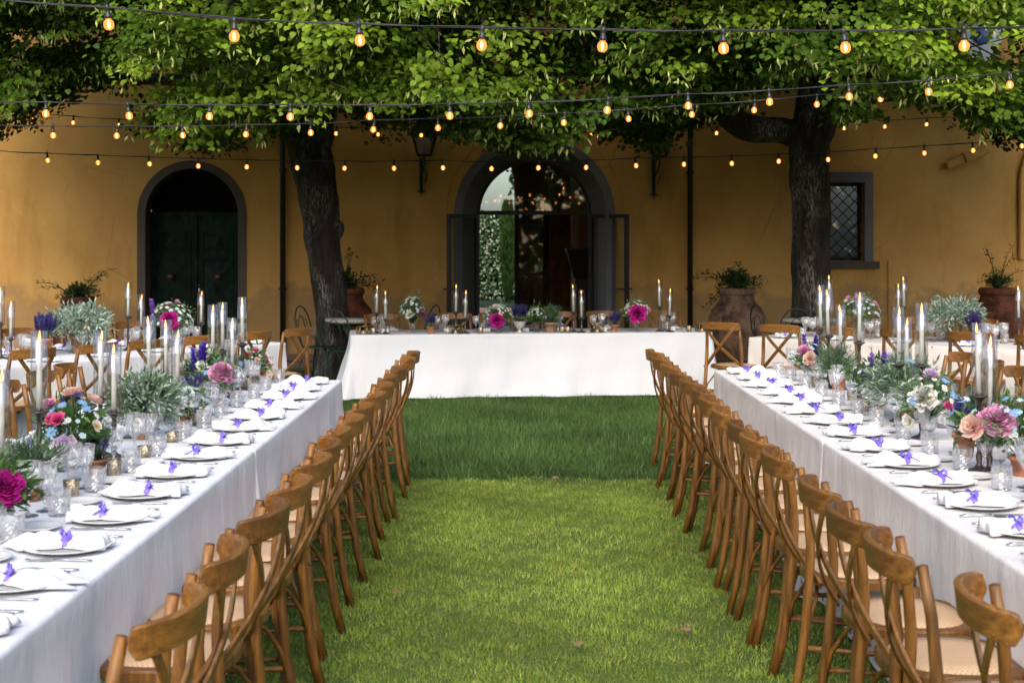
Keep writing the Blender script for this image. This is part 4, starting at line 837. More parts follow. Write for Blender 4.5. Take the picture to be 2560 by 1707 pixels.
# loose small glasses and gold cups along the middles
q = MB(); q.lathe([(0, 0), (.028, 0), (.034, .004), (.035, .03), (.037, .068), (.0355, .069), (.033, .03), (.030, .008), (0, .007)], 24, wob=lambda i, j, r, z: .0012*math.sin(j*7.3+i*3.1)); ME['votive'] = q.mesh('votive_cup', M['gold'])
def votive(tt, u, v, lab, s=1): p = tt.p(u, v); o = obj('votive_cup', ME['votive'], None, None, p, 0); o.scale = (s*.82, s*.82, s*.9); return tag(o, lab, 'votive cup', 'gold votive cups')
VW = ['gold mercury-glass votive cup']
for k, (px, v) in enumerate(((178, .47), (285, .45), (361, .43), (430, .42), (495, .46), (620, .55), (450, .8))):
    votive(TL, TL.u_at(px, v), v, f'gold mercury-glass votive cup, {ORD[k]} counting from camera on left long table')
for k, (px, v) in enumerate(((2400, .50), (2165, .50), (2200, .52), (2130, .55), (2040, .5), (2085, .7))):
    votive(TR, TR.u_at(px, v), v, f'gold mercury-glass votive cup, {ORD[k]} of those on right long table')
for px, lab in ((933, 'beside the left end candles'), (1201, 'left of the magenta peony bouquet'), (1405, 'left one of two by the rosemary pot'), (1419, 'right one of two by the rosemary pot'), (1722, 'at the right end')):
    votive(TH, TH.u_at(px, .10), .10, f'gold votive cup on the head table, {lab}', 1.05)
# brass and glass lantern boxes with a tealight
def lantern_box(px, v, lab):
    p = TH.p(TH.u_at(px, v), v); t_ = thing('glass_lantern', lab, 'lantern', p, random.uniform(-.3, .3), 'brass framed glass lanterns on the head table'); q = MB(); n = 6; r_ = .075
    pt = [(r_*math.cos(2*PI*k/n), r_*math.sin(2*PI*k/n)) for k in range(n)]
    for k in range(n):
        a, b_ = pt[k], pt[(k+1) % n]; q.tube([(*a, .002), (*a, .085)], .0022, 5)
        for z in (.002, .085): q.tube([(*a, z), (*b_, z)], .0022, 5)
    obj('frame', q, M['brass'], t_)
    for k in range(n):
        a, b_ = pt[k], pt[(k+1) % n]; w = MB(); w.add([(*a, .004), (*b_, .004), (*b_, .083), (*a, .083)], [(0, 1, 2, 3)]); obj('pane', w, M['lant_glass'], t_)
    q = MB(); q.lathe([(0, 0), (.019, 0), (.019, .016), (0, .015)], 14, o=(0, 0, .003)); tl = obj('tealight', q, M['wax'], t_); q = MB(); q.lathe([(0, .016), (.003, .019), (.002, .027), (0, .032)], 8, o=(0, 0, .003)); obj('flame', q, M['flame'], tl)
for px, lab in ((909, 'leftmost, at the left end'), (1139, 'in front of the second pair of candles'), (1493, 'beside the cut tumbler right of centre'), (1755, 'rightmost, at the right end')):
    lantern_box(px, .12, f'brass framed glass lantern on head table, {lab}')

# ================================================================== candles in glass tubes
def flame_parts(parent, z, s=1):
    q = MB(); q.tube([(0, 0, z-.004), (.001, 0, z+.010)], .0012, 5); obj('wick', q, M['wick'], parent)
    q = MB(); q.lathe([(0, 0), (.0035, .004), (.0052, .012), (.0045, .022), (.0022, .034), (0, .045)], 10, o=(0, 0, z+.004)); obj('flame', q, M['flame_core'], parent)
HOLD = {}
def candle_set(p, top, lab, dark=True, tube_r=.0315):
    """p on the table, top = height of the glass rim"""
    TH_ = .300; h = max(.05, top-p.z-TH_)
    st_ = thing('candlestick', f'turned dark candlestick, {lab}', 'candlestick', p, rs.uniform(0, 3), 'candlesticks'); q = MB()
    pr = [(0, 0), (.048, 0), (.050, .004), (.040, .010), (.018, .018)]
    if h > .10:
        k = h-.05; pr += [(.010, .022+.04*k), (.014, .022+.16*k), (.008, .022+.24*k), (.0155, .022+.42*k), (.009, .022+.52*k), (.0075, .022+.68*k), (.013, .022+.80*k), (.008, .022+.88*k)]
    pr += [(.012, h-.022), (.022, h-.012), (.030, h-.006), (.037, h-.003), (.037, h), (0, h)]
    q.lathe(pr, 18); obj('stem', q, M['pewter'], st_); q = MB(); q.lathe([(0, h), (.0145, h), (.0145, h+.012), (.0115, h+.012), (.0115, h+.002), (0, h+.002)], 14); obj('cup', q, M['pewter'], st_)
    tilt = (rs.uniform(-.035, .035), rs.uniform(-.035, .035)); cl = rs.uniform(.245, .262)
    if 'cm' not in HOLD:
        q = MB(); q.lathe([(0, 0), (.0112, 0), (.0106, .12), (.0085, .23), (.0075, .249), (.004, .2525), (0, .25)], 14, wob=lambda i, j, r, z: .0006*math.sin(j*2.2+i)); HOLD['cm'] = q.mesh('candle', M['wax'])
        q = MB(); r0 = tube_r; q.lathe([(r0, 0), (r0, .15), (r0, .3), (r0-.0022, .3), (r0-.0022, .15), (r0-.0022, 0)], 30); HOLD['tm'] = q.mesh('tube', M['tube'])
    c = obj('candle', HOLD['cm'], None, None, (p.x, p.y, p.z+h+.0022)); c.rotation_euler = (tilt[0], tilt[1], 0); tag(c, f'lit ivory taper candle, {lab}', 'candle', 'lit taper candles'); flame_parts(c, .2525)
    t_ = obj('glass_chimney', HOLD['tm'], None, None, (p.x, p.y, p.z+h+.0005)); tag(t_, f'clear glass tube around candle, {lab}', 'glass tube', 'glass tubes around the candles')
def candle_px(tt, px, pyt, v, lab):
    p = tt.p(tt.u_at(px, v), v); top = CAMZ-(pyt-600)/F*p.y; candle_set(p, min(max(top, tt.z+.35), tt.z+.66), lab)
for px, py, v, lab in ((2, 925, .62, 'cut by the left picture edge'), (98, 828, .60, 'left of the pink and blue bouquet'), (251, 827, .66, 'taller one left of the sage pot'), (285, 860, .58, 'shorter one left of the sage pot'), (374, 791, .66, 'tall one behind the sage pot'), (416, 800, .68, 'middle one behind the sage pot'), (443, 825, .62, 'short one left of the lavender'), (532, 762, .69, 'behind the pink peony, left of three'), (556, 756, .64, 'behind the pink peony, middle of three'), (581, 795, .54, 'shortest one by the pink peony'), (606, 743, .56, 'tall one behind the small pink roses')):
    candle_px(TL, px, py, v, 'left table, '+lab)
for px, py, v, lab in ((2448, 808, .46, 'taller one behind the pink peonies'), (2474, 840, .50, 'shorter one behind the pink peonies'), (2304, 758, .50, 'tall one behind the white peony'), (2246, 768, .56, 'taller of pair left of the white peony'), (2265, 795, .64, 'shorter of pair left of the white peony'), (2148, 731, .60, 'left of the lilac delphinium'), (2102, 762, .62, 'short one over the rosemary'), (2071, 724, .56, 'tall one left of the rosemary'), (2052, 713, .64, 'beside the purple delphinium')):
    candle_px(TR, px, py, v, 'right table, '+lab)
for px, py, v, lab in ((27, 753, .6, 'far left slanting table, left of the lavender'), (2, 716, .7, 'far left slanting table, at picture edge'), (320, 706, .5, 'far left slanting table, tallest, left of the green door'), (352, 736, .65, 'far left slanting table, at the door jamb'), (502, 728, .6, 'far left slanting table, before the green door')): candle_px(TBL, px, py, v, lab)
for px, py, v, lab in ((2073, 688, .6, 'far right slanting table, over the right trunk'), (2246, 709, .5, 'far right slanting table, shorter of middle pair'), (2260, 691, .7, 'far right slanting table, taller of middle pair'), (2547, 715, .6, 'far right slanting table, at picture edge')): candle_px(TBR, px, py, v, lab)
for px, py, v, lab in ((941, 713, .2, 'leftmost tall one'), (964, 727, .12, 'leftmost short one'), (1140, 711, .2, 'second pair, tall one'), (1163, 726, .12, 'second pair, short one'), (1434, 711, .2, 'third pair, tall one'), (1454, 725, .12, 'third pair, short one'), (1649, 698, .2, 'rightmost tall one'), (1674, 721, .12, 'rightmost short one')): candle_px(TH, px, py, v, 'head table, '+lab)

# ================================================================== flowers
FM = {}
def petal(mb, base, ang, tilt, L, w, col, cup=.25, ruf=0, seed=0, tipc=None, n=3):
    """one petal as a small curved patch, rooted at base, opening towards ang"""
    rg = random.Random(seed); cs, sn = math.cos(ang), math.sin(ang); V = []; cl = []
    for i in range(n+1):
        u = i/n; wid = w*math.sin(min(1, .18+u*.95)*PI*.72)
        for j in (-1, 0, 1):
            rr = L*u; th = tilt+cup*u*u*2
            x = rr*math.cos(tilt)*(1-.2*cup*u); z = rr*math.sin(tilt)+cup*L*u*u*.6+(-.10*L if j == 0 else 0)*u+(rg.uniform(-ruf, ruf) if u == 1 else 0)
            y = j*wid/2*(1+rg.uniform(-ruf, ruf)*3); V.append((base[0]+x*cs-y*sn, base[1]+x*sn+y*cs, base[2]+z)); c = col if tipc is None else tuple(a*(1-u)+b_*u for a, b_ in zip(col, tipc)); cl.append(c)
    mb.add(V, [(i*3+j, i*3+j+1, (i+1)*3+j+1, (i+1)*3+j) for i in range(n) for j in (0, 1)], cl, True)
def fl_rose(col, tip, seed):
    mb = MB(); rg = random.Random(seed)
    for k in range(20):
        u = k/19; a = k*2.4; tilt = 1.5-1.25*u; L = .26+.28*u; b_ = (.04*u*math.cos(a), .04*u*math.sin(a), .16-.16*u)
        s_ = rg.uniform(.85, 1.1); petal(mb, b_, a, tilt, L, .20+.34*u, tuple(x*s_*(.72+.28*u) for x in col), .28-.12*u, .015, rg.random(), tuple(x*s_ for x in tip))
    return mb
def fl_peony(col, tip, seed):
    mb = MB(); rg = random.Random(seed)
    for k in range(84):
        u = k/83; a = k*2.4+rg.uniform(-.4, .4); tilt = 1.5-1.75*u+rg.uniform(-.15, .15); L = .20+.20*u+rg.uniform(-.03, .03); b_ = (.17*u*math.cos(a), .17*u*math.sin(a), .20-.26*u)
        s_ = rg.uniform(.55, 1.2); petal(mb, b_, a, tilt, L, .15+.15*u, tuple(x*s_*.6 for x in col), .45-.2*u, .06, rg.random(), tuple(min(1, x*s_) for x in tip))  # petal bases darkened: inner shading of the bloom put into the colour
    return mb
def fl_daisy(col, cen, seed, n=15, pw=.15):
    mb = MB(); rg = random.Random(seed)
    for k in range(n): petal(mb, (.10*math.cos(2*PI*k/n), .10*math.sin(2*PI*k/n), .02), 2*PI*k/n, rg.uniform(.0, .2), .40, pw, col, -.04, .01, rg.random(), None, 2)
    mb.lathe([(.15, 0), (.14, .05), (.09, .09), (0, .105)], 10, cen); return mb
def fl_spike(col, seed, n=46, L=2.6, fl=.26, wid=.20, stem=(.10, .18, .05)):
    """lavender or delphinium spike, 1 unit = flower size, stem from -2 up to L"""
    mb = MB(); rg = random.Random(seed); mb.tube([(0, 0, -1.6), (.02, 0, L*.5), (0, 0, L)], .03, 4, stem)
    for k in range(n):
        u = k/n; a = k*2.4; z = u*L; w = wid*(1-.65*u); s_ = rg.uniform(.6, 1.4); c = tuple(min(1, x*s_) for x in col)
        for m_ in range(3): petal(mb, (w*.4*math.cos(a), w*.4*math.sin(a), z), a+(m_-1)*.9, rg.uniform(.1, .9), fl*(1-.5*u), fl*.8*(1-.4*u), c, .1, .03, rg.random(), None, 1)
    return mb
PAL = dict(magenta=((.30, .004, .13), (.66, .03, .36)), pink=((.66, .12, .38), (.90, .46, .68)), hot=((.66, .04, .18), (.85, .16, .36)), blush=((.80, .42, .34), (.86, .62, .52)), white=((.80, .78, .62), (.87, .86, .80)), lilac=((.50, .28, .52), (.72, .55, .74)), cream=((.80, .66, .36), (.86, .78, .62)), salmon=((.80, .25, .22), (.88, .40, .38)))
def fmesh(kind):
    if kind in FM: return FM[kind]
    k, _, c = kind.partition(':'); s_ = len(FM)+1
    if k == 'rose': mb = fl_rose(*PAL[c], s_)
    elif k == 'peony': mb = fl_peony(*PAL[c], s_)
    elif k == 'daisy': mb = fl_daisy((.86, .86, .84), (.72, .36, .02), s_)
    elif k == 'chamomile': mb = fl_daisy((.84, .84, .80), (.66, .42, .03), s_, 9, .22)
    elif k == 'blue': mb = fl_daisy((.22, .42, .72), (.42, .50, .42), s_, 8, .26)
    elif k == 'deepblue': mb = fl_daisy((.08, .16, .62), (.10, .12, .30), s_, 12, .18)
    elif k == 'paleblue': mb = fl_daisy((.50, .68, .80), (.70, .65, .25), s_, 5, .40)
    elif k == 'filler': mb = fl_daisy((.78, .80, .68), (.55, .55, .25), s_, 5, .42)
    elif k == 'lavender': mb = fl_spike((.10, .065, .34), s_, 30, 2.0, .30, .30, (.16, .22, .12))
    elif k == 'delph': mb = fl_spike((.15, .06, .55), s_, 46, 3.2, .62, .42)
    elif k == 'lilacspike': mb = fl_spike((.42, .20, .70), s_, 46, 3.0, .62, .42)
    FM[kind] = mb.mesh(k if k not in ('blue', 'deepblue', 'paleblue') else 'blue_flower', M['petal']); return FM[kind]
NAMES = dict(rose='rose', peony='peony', daisy='daisy', chamomile='chamomile', blue='blue_flower', deepblue='blue_flower', paleblue='small_flower', filler='small_flower', lavender='lavender_spike', delph='delphinium', lilacspike='delphinium')
def vase_goblet(h=.13):
    q = MB(); q.lathe([(0, 0), (.036, 0), (.036, .005), (.012, .014), (.010, .028), (.018, .038), (.030, .05), (.034, .08), (.045, h), (.043, h), (.032, .08), (.028, .052), (.012, .042), (0, .04)], 24, sm=False, wob=lambda i, j, r, z: .0012*(j % 2) if 6 <= i <= 8 else 0); return q, M['crystal'], 'vase'
def vase_pot(h=.11, r=.055, m='terracotta'):
    q = MB(); q.lathe([(0, 0), (r*.68, 0), (r*.70, .004), (r*.94, h*.78), (r*1.06, h*.79), (r*1.10, h), (r*.98, h), (r*.92, h*.9), (0, h*.88)], 22); return q, M[m], 'pot'
def vase_urn(h=.12):
    q = MB(); q.lathe([(0, 0), (.035, 0), (.036, .008), (.022, .014), (.014, .028), (.020, .040), (.045, .058), (.056, .085), (.058, .10), (.068, .112), (.068, h), (.055, h), (.048, .09), (0, .09)], 24, wob=lambda i, j, r, z: .002*(j % 2) if 5 <= i <= 8 else 0); return q, M['stone_urn'], 'urn'
GR = dict(green=[(.055, .13, .03), (.09, .19, .045), (.13, .22, .07)], sage=[(.24, .33, .24), (.36, .45, .36), (.17, .26, .16)], silver=[(.34, .45, .37), (.50, .60, .50), (.24, .34, .26)], rosemary=[(.06, .13, .055), (.11, .19, .09), (.16, .24, .13)], mist=[(.15, .25, .10), (.22, .33, .16), (.10, .19, .09)])
def arrangement(p, lab, cat, vase, R, H, fl, foliage, seed, name='bouquet', grp='flower arrangements on the tables', lean=(0, 0), rz=None):
    """fl: (kind, count, size, ring) ; foliage: (palette, template, count, size, spread)"""
    rg = random.Random(seed); nr = np.random.default_rng(seed); t_ = thing(name, lab, cat, p, rg.uniform(0, 6) if rz is None else rz, grp)
    q, m_, vn = vase; vo = obj(vn, q, m_, t_); h0 = max(v[2] for v in q.v)
    if vn != 'vase': s_ = MB(); s_.lathe([(0, h0*.93), (h0*.42, h0*.92)], 12); obj('soil', s_, M['soil'], vo)
    st_ = MB(); c0 = Vector((0, 0, h0*.75)); cz = h0+H*.28
    for pal, tpl, n, size, spread in foliage:
        cols = np.array(GR[pal]); tp_ = {'L': LANCE, 'N': NEEDLE, 'D': DIAM, 'H': HEART}[tpl]
        if tpl == 'N':   # rosemary: shoots with needles
            ns = n//34; P = []; A = []
            for k in range(ns):
                a = rg.uniform(0, 2*PI); el_ = rg.uniform(.25, 1.5); L_ = rg.uniform(.6, 1.1)
                d = Vector((math.cos(a)*math.cos(el_)*R*1.25, math.sin(a)*math.cos(el_)*R*1.25, math.sin(el_)*H+.02))*L_
                for m2 in range(34):
                    u = .12+.88*m2/34; q_ = Vector((0, 0, h0*.92))+d*u+Vector((0, 0, -.04*u*u*math.cos(el_))); P.append(q_); A.append(d.normalized()*.9+Vector((rg.gauss(0, .55), rg.gauss(0, .55), rg.gauss(0, .45))))
            n2 = len(P); f = scatter('foliage', ([(-.045, 0, 0), (.045, 0, 0), (.03, .7, 0), (0, 1, 0)], [(0, 1, 2), (0, 2, 3)]), P, A, rnd(n2), nr.uniform(size*.7, size*1.2, n2), cols[nr.integers(0, 3, n2)]*nr.uniform(.6, 1.3, (n2, 1)), M['leaf'], t_)
        else:
            ncl = max(6, n//14); cd = nr.normal(size=(ncl, 3)); cd[:, 2] = np.abs(cd[:, 2])*.9-.15; cd /= np.linalg.norm(cd, axis=1, keepdims=True)
            rr = nr.uniform(.45, 1.0, (ncl, 1))*spread; cp = cd*rr*[R, R, H*.72]+[0, 0, cz]
            k = nr.integers(0, ncl, n); P = cp[k]+nr.normal(size=(n, 3))*[.022, .022, .03]; A = cd[k]*1.0+nr.normal(size=(n, 3))*.55
            f = scatter('foliage', tp_, P, A, nr.normal(size=(n, 3))*.6+[0, 0, 1], nr.uniform(size*.6, size*1.2, n), cols[nr.integers(0, 3, n)]*nr.uniform(.6, 1.25, (n, 1)), M['leaf'], t_)
            for i in range(min(ncl, 26)): st_.tube([c0, tuple(Vector(c0).lerp(Vector(cp[i]), .5)+Vector((0, 0, .02))), tuple(cp[i])], [.0018, .0015, .001], 4)
        f['kind'] = 'stuff'
    cnt = 0; small = MB()
    for kind, n, size, ring in fl:
        me = fmesh(kind); base = kind.partition(':')[0]
        for i in range(n):
            if isinstance(ring, tuple): d = Vector((ring[0]+rg.uniform(-.12, .12), ring[1]+rg.uniform(-.12, .12), ring[2])); 
            else: a = rg.uniform(0, 2*PI); e = rg.uniform(.05, 1.35) if ring != 'top' else rg.uniform(.9, 1.5); d = Vector((math.cos(a)*math.cos(e), math.sin(a)*math.cos(e), math.sin(e)))
            q_ = Vector((d.x*R, d.y*R, d.z*H*.78+cz)); s_ = size*rg.uniform(.85, 1.15); nd = Vector((d.x*1.0, d.y*1.0, d.z*.8+.35))
            if base in ('lavender', 'delph', 'lilacspike'): nd = Vector((d.x*.25, d.y*.25, 1)); q_ = Vector((d.x*R*.75, d.y*R*.75, cz+d.z*H*.2)) if base == 'lavender' else Vector((d.x*R*.9, d.y*R*.9, cz+H*.15))
            rot = nd.to_track_quat('Z', 'Y').to_matrix() @ Matrix.Rotation(rg.uniform(0, 6), 3, 'Z')
            st_.tube([c0, tuple(Vector(c0).lerp(q_, .5)+Vector((0, 0, .012))), q_], [.002, .0016, .0013], 4, (.09, .16, .04))
            if base in ('paleblue', 'filler'):
                o_ = len(small.v); V = [rot @ (Vector(v.co)*s_)+q_ for v in me.vertices]; cl = [tuple(x.color)[:3] for x in me.color_attributes['Col'].data]
                small.add(V, [tuple(pp.vertices) for pp in me.polygons], cl)
            else:
                o_ = obj(NAMES[base], me, None, t_, q_); o_.rotation_mode = 'QUATERNION'; o_.rotation_quaternion = rot.to_quaternion(); o_.scale = (s_, s_, s_); cnt += 1
    if small.v: o_ = obj('small_blossoms', small, M['petal'], t_); o_['kind'] = 'stuff'
    if st_.v:
        st_.c = [(.09, .17, .05)]*len(st_.v); o_ = obj('stems', st_, M['leaf'], t_); o_['kind'] = 'stuff'
    return t_
def on(tt, px, v): return tt.p(tt.u_at(px, v), v)
FO = dict(mix=[('green', 'L', 420, .055, 1.0)], mist=[('mist', 'L', 520, .040, 1.05)], silver=[('silver', 'L', 620, .075, 1.1)], sage=[('sage', 'L', 800, .052, 1.05), ('mist', 'L', 420, .042, 1.15)], rosemary=[('rosemary', 'N', 2400, .030, 1)], lav=[('sage', 'N', 340, .03, .7)])
A_ = arrangement
# left long table, from the far end towards the camera
A_(on(TL, 625, .58), 'low bouquet of hot pink roses and chamomile at the far end of left table', 'bouquet', vase_pot(.06, .05), .12, .15, [('rose:hot', 6, .060, 'a'), ('rose:blush', 3, .055, 'a'), ('chamomile', 16, .026, 'a'), ('paleblue', 14, .02, 'a')], FO['mix'], 31)
A_(on(TL, 568, .66), 'dark green rosemary pot beside the pink peony on left table', 'potted herb', vase_pot(.09, .05), .12, .22, [('blue', 4, .04, 'a')], FO['rosemary'], 32, 'potted_rosemary')
A_(on(TL, 545, .52), 'bouquet of one big pink peony and pale roses on left table', 'bouquet', vase_goblet(.10), .11, .14, [('peony:pink', 2, .13, (.3, -.7, .55)), ('rose:lilac', 1, .075, (.5, -.6, .2)), ('chamomile', 8, .026, 'a'), ('blue', 4, .04, 'a')], FO['mist'], 33, rz=0)
A_(on(TL, 500, .66), 'bouquet with tall purple delphinium spikes and white roses on left table', 'bouquet', vase_goblet(.11), .11, .18, [('delph', 3, .048, 'top'), ('rose:white', 4, .075, 'a'), ('lavender', 8, .04, 'a')], FO['mix'], 34)
A_(on(TL, 480, .56), 'dark lavender bunch in terracotta pot in front of the white roses', 'potted lavender', vase_pot(.08, .042), .07, .12, [('lavender', 26, .045, 'a')], FO['lav'], 35, 'potted_lavender')
A_(on(TL, 456, .55), 'low mass of small sky-blue blossoms and green leaves on left table', 'bouquet', vase_pot(.06, .05), .15, .13, [('paleblue', 130, .024, 'a'), ('filler', 50, .022, 'a'), ('chamomile', 12, .022, 'a'), ('rose:hot', 2, .03, 'a')], FO['mist'], 36)
A_(on(TL, 352, .62), 'grey-green sage plant in mossy terracotta pot on left table', 'potted sage', vase_pot(.11, .055, 'bark_pot'), .17, .17, [], [('sage', 'L', 1500, .046, 1.0), ('silver', 'L', 700, .034, 1.15), ('green', 'L', 160, .065, .8), ('mist', 'L', 400, .036, 1.2)], 37, 'potted_sage')
A_(on(TL, 243, .53), 'small dark lavender pot right of the pink and blue bouquet', 'potted lavender', vase_pot(.06, .04), .055, .14, [('lavender', 22, .042, 'a'), ('blue', 3, .035, 'a')], FO['lav'], 38, 'potted_lavender')
A_(on(TL, 180, .58), 'large bouquet of pink, peach and lilac roses with blue flowers on left table', 'bouquet', vase_goblet(.12), .135, .21, [('rose:pink', 2, .07, (-.5, -.5, .75)), ('rose:blush', 3, .07, 'top'), ('rose:hot', 2, .07, (-.2, -.8, .45)), ('rose:lilac', 1, .088, (.1, -1.0, -.12)), ('deepblue', 3, .05, 'top'), ('blue', 7, .045, 'a'), ('chamomile', 16, .024, 'a'), ('paleblue', 16, .022, 'a'), ('rose:cream', 3, .05, 'a')], FO['mix'], 39, rz=0)
A_(on(TL, 72, .60), 'wide rosemary bush in terracotta pot near the left picture edge', 'potted herb', vase_pot(.09, .055), .17, .15, [('daisy', 3, .03, 'a')], [('rosemary', 'N', 4200, .034, 1)], 40, 'potted_rosemary')
A_(on(TL, -12, .50), 'bouquet with one magenta peony cut by the left picture edge', 'bouquet', vase_goblet(.10), .10, .13, [('peony:magenta', 2, .12, (.55, -.6, .3)), ('chamomile', 6, .024, 'a')], FO['mix'], 41, rz=0)
# right long table
A_(on(TR, 2030, .52), 'bouquet of pink and blush roses at the far end of right table', 'bouquet', vase_goblet(.10), .11, .16, [('rose:pink', 3, .075, (-.5, -.5, .6)), ('rose:blush', 3, .085, (-.3, -.8, .2)), ('rose:hot', 1, .055, (-.1, -.9, -.1)), ('paleblue', 20, .026, 'a'), ('delph', 3, .048, 'top')], FO['mist'], 51, rz=0)
A_(on(TR, 2096, .60), 'wide rosemary bush in a pot at the far end of right table', 'potted herb', vase_pot(.10, .055), .18, .20, [], [('rosemary', 'N', 4600, .034, 1)], 52, 'potted_rosemary')
A_(on(TR, 2185, .54), 'bouquet of lilac delphinium, white daisies and dark lavender on right table', 'bouquet', vase_goblet(.12), .14, .17, [('lilacspike', 3, .045, 'top'), ('daisy', 5, .048, (-.1, -.85, .35)), ('chamomile', 30, .026, 'a'), ('lavender', 7, .04, 'a'), ('delph', 1, .04, 'top')], FO['mix'], 53, rz=0)
A_(on(TR, 2262, .60), 'loose grey-green sage arrangement left of the white peony', 'potted sage', vase_pot(.10, .055, 'bark_pot'), .19, .22, [('blue', 5, .045, 'a')], FO['sage']+[('silver', 'L', 500, .036, 1.2)], 54, 'potted_sage')
A_(on(TR, 2322, .52), 'bouquet of a big white peony, lilac rose and chamomile on right table', 'bouquet', vase_goblet(.12), .15, .19, [('peony:white', 1, .15, (-.25, -.75, .25)), ('rose:lilac', 1, .085, (-.1, -.35, .9)), ('rose:hot', 1, .05, (.3, -.9, .0)), ('chamomile', 48, .026, 'a'), ('blue', 6, .045, 'a'), ('rose:white', 1, .07, (-.8, -.6, -.5))], FO['mist'], 55, rz=0)
A_(on(TR, 2412, .52), 'dark lavender bunch in a terracotta pot right of the white peony', 'potted lavender', vase_pot(.11, .05), .06, .13, [('lavender', 26, .042, 'a'), ('blue', 3, .04, 'a')], FO['lav'], 56, 'potted_lavender')
A_(on(TR, 2496, .54), 'bouquet of big pink peonies with chamomile near the right picture edge', 'bouquet', vase_goblet(.13), .16, .15, [('peony:pink', 3, .125, (-.35, -.65, .45)), ('rose:blush', 1, .10, (-.8, -.5, .15)), ('chamomile', 22, .028, (-.0, -.9, .0)), ('paleblue', 18, .03, 'a'), ('rose:salmon', 2, .08, (.65, -.6, .25))], FO['mix'], 57, rz=0)
A_(on(TR, 2556, .60), 'airy green and pale blue bouquet cut by the right picture edge', 'bouquet', vase_pot(.08, .05), .15, .24, [('blue', 12, .045, 'a'), ('paleblue', 16, .026, 'a')], FO['mist'], 58)
A_(on(TR, 2700, .56), 'pink rose bouquet on right table beyond the picture edge', 'bouquet', vase_goblet(.12), .14, .16, [('rose:pink', 5, .08, 'a'), ('chamomile', 12, .026, 'a')], FO['mix'], 59)
# slanting tables
A_(on(TBL, 112, .6), 'blue lavender bunch on the far left slanting table', 'potted lavender', vase_pot(.15, .06), .09, .20, [('lavender', 34, .055, 'a')], FO['lav'], 61, 'potted_lavender')
A_(on(TBL, 198, .62), 'silvery woolly-leaved plant in terracotta pot on the far left slanting table', 'potted plant', vase_pot(.15, .075, 'bark_pot'), .27, .24, [], [('silver', 'L', 1700, .062, 1.1)], 62, 'potted_silver_plant')
A_(on(TBL, 430, .55), 'bouquet with magenta peony and lilac stock before the green door', 'bouquet', vase_goblet(.13), .20, .26, [('peony:magenta', 1, .16, (.1, -.8, .2)), ('lilacspike', 2, .055, (-.7, -.2, .6)), ('filler', 60, .03, 'a'), ('paleblue', 24, .04, 'a'), ('rose:pink', 3, .05, 'a')], FO['mist'], 63, rz=0)
A_(on(TBR, 2152, .6), 'pink, white and blue bouquet on the far right slanting table', 'bouquet', vase_goblet(.14), .20, .25, [('rose:pink', 5, .08, 'a'), ('rose:white', 3, .07, 'a'), ('paleblue', 50, .035, 'a'), ('filler', 40, .03, 'a')], FO['mist'], 64)
A_(on(TBR, 2385, .62), 'silvery woolly-leaved plant in terracotta pot on the far right slanting table', 'potted plant', vase_pot(.16, .075, 'bark_pot'), .25, .22, [], [('silver', 'L', 1600, .060, 1.1)], 65, 'potted_silver_plant')
A_(on(TBR, 2432, .5), 'dark lavender bunch beside the silvery plant on the far right slanting table', 'potted lavender', vase_pot(.10, .05), .07, .2, [('lavender', 22, .055, 'a')], FO['lav'], 66, 'potted_lavender')
# head table
A_(on(TH, 1031, .22), 'white rose bouquet with one magenta bud in glass vase on head table', 'bouquet', vase_goblet(.14), .135, .24, [('rose:white', 6, .075, (-.1, -.75, -.05)), ('peony:magenta', 1, .075, (.7, -.6, .0)), ('filler', 80, .026, 'a'), ('paleblue', 40, .03, 'a'), ('blue', 5, .05, (.5, .0, 1.35))], FO['mist'], 71, rz=0)
A_(on(TH, 1077, .12), 'small lavender pot right of the white rose bouquet on head table', 'potted lavender', vase_pot(.075, .04), .055, .12, [('lavender', 20, .042, 'a')], FO['lav'], 72, 'potted_lavender')
A_(on(TH, 1246, .18), 'head table bouquet with a drooping magenta peony and white roses', 'bouquet', vase_goblet(.11), .16, .19, [('peony:magenta', 1, .165, (-.05, -.95, -.15)), ('rose:white', 4, .065, (-.1, -.6, .75)), ('filler', 110, .026, 'a'), ('blue', 5, .04, 'top'), ('chamomile', 10, .024, 'a')], FO['mist'], 73, rz=0)
A_(on(TH, 1299, .22), 'bunch of lavender in a pale stone urn at the middle of head table', 'potted lavender', vase_urn(), .085, .17, [('lavender', 40, .05, 'a')], FO['lav'], 74, 'lavender_urn')
A_(on(TH, 1341, .22), 'small lilac and white bouquet in glass right of the lavender urn', 'bouquet', vase_goblet(.11), .12, .15, [('rose:lilac', 4, .05, 'a'), ('filler', 80, .026, 'a'), ('paleblue', 26, .03, 'a')], FO['mix'], 75)
A_(on(TH, 1378, .16), 'bright rosemary bush in terracotta pot on head table', 'potted herb', vase_pot(.11, .07, 'bark_pot'), .15, .20, [], [('rosemary', 'N', 3800, .034, 1)], 76, 'potted_rosemary')
A_(on(TH, 1536, .14), 'small lavender pot left of the big pink peony on head table', 'potted lavender', vase_pot(.08, .043), .06, .12, [('lavender', 22, .044, 'a')], FO['lav'], 77, 'potted_lavender')
A_(on(TH, 1592, .20), 'head table bouquet with one big bright pink peony and daisies', 'bouquet', vase_goblet(.14), .15, .19, [('peony:magenta', 1, .185, (-.10, -.85, .05)), ('rose:pink', 2, .07, (.75, -.4, .3)), ('filler', 90, .026, 'a'), ('daisy', 6, .036, 'a'), ('blue', 4, .05, 'top')], FO['mist'], 78, rz=0)

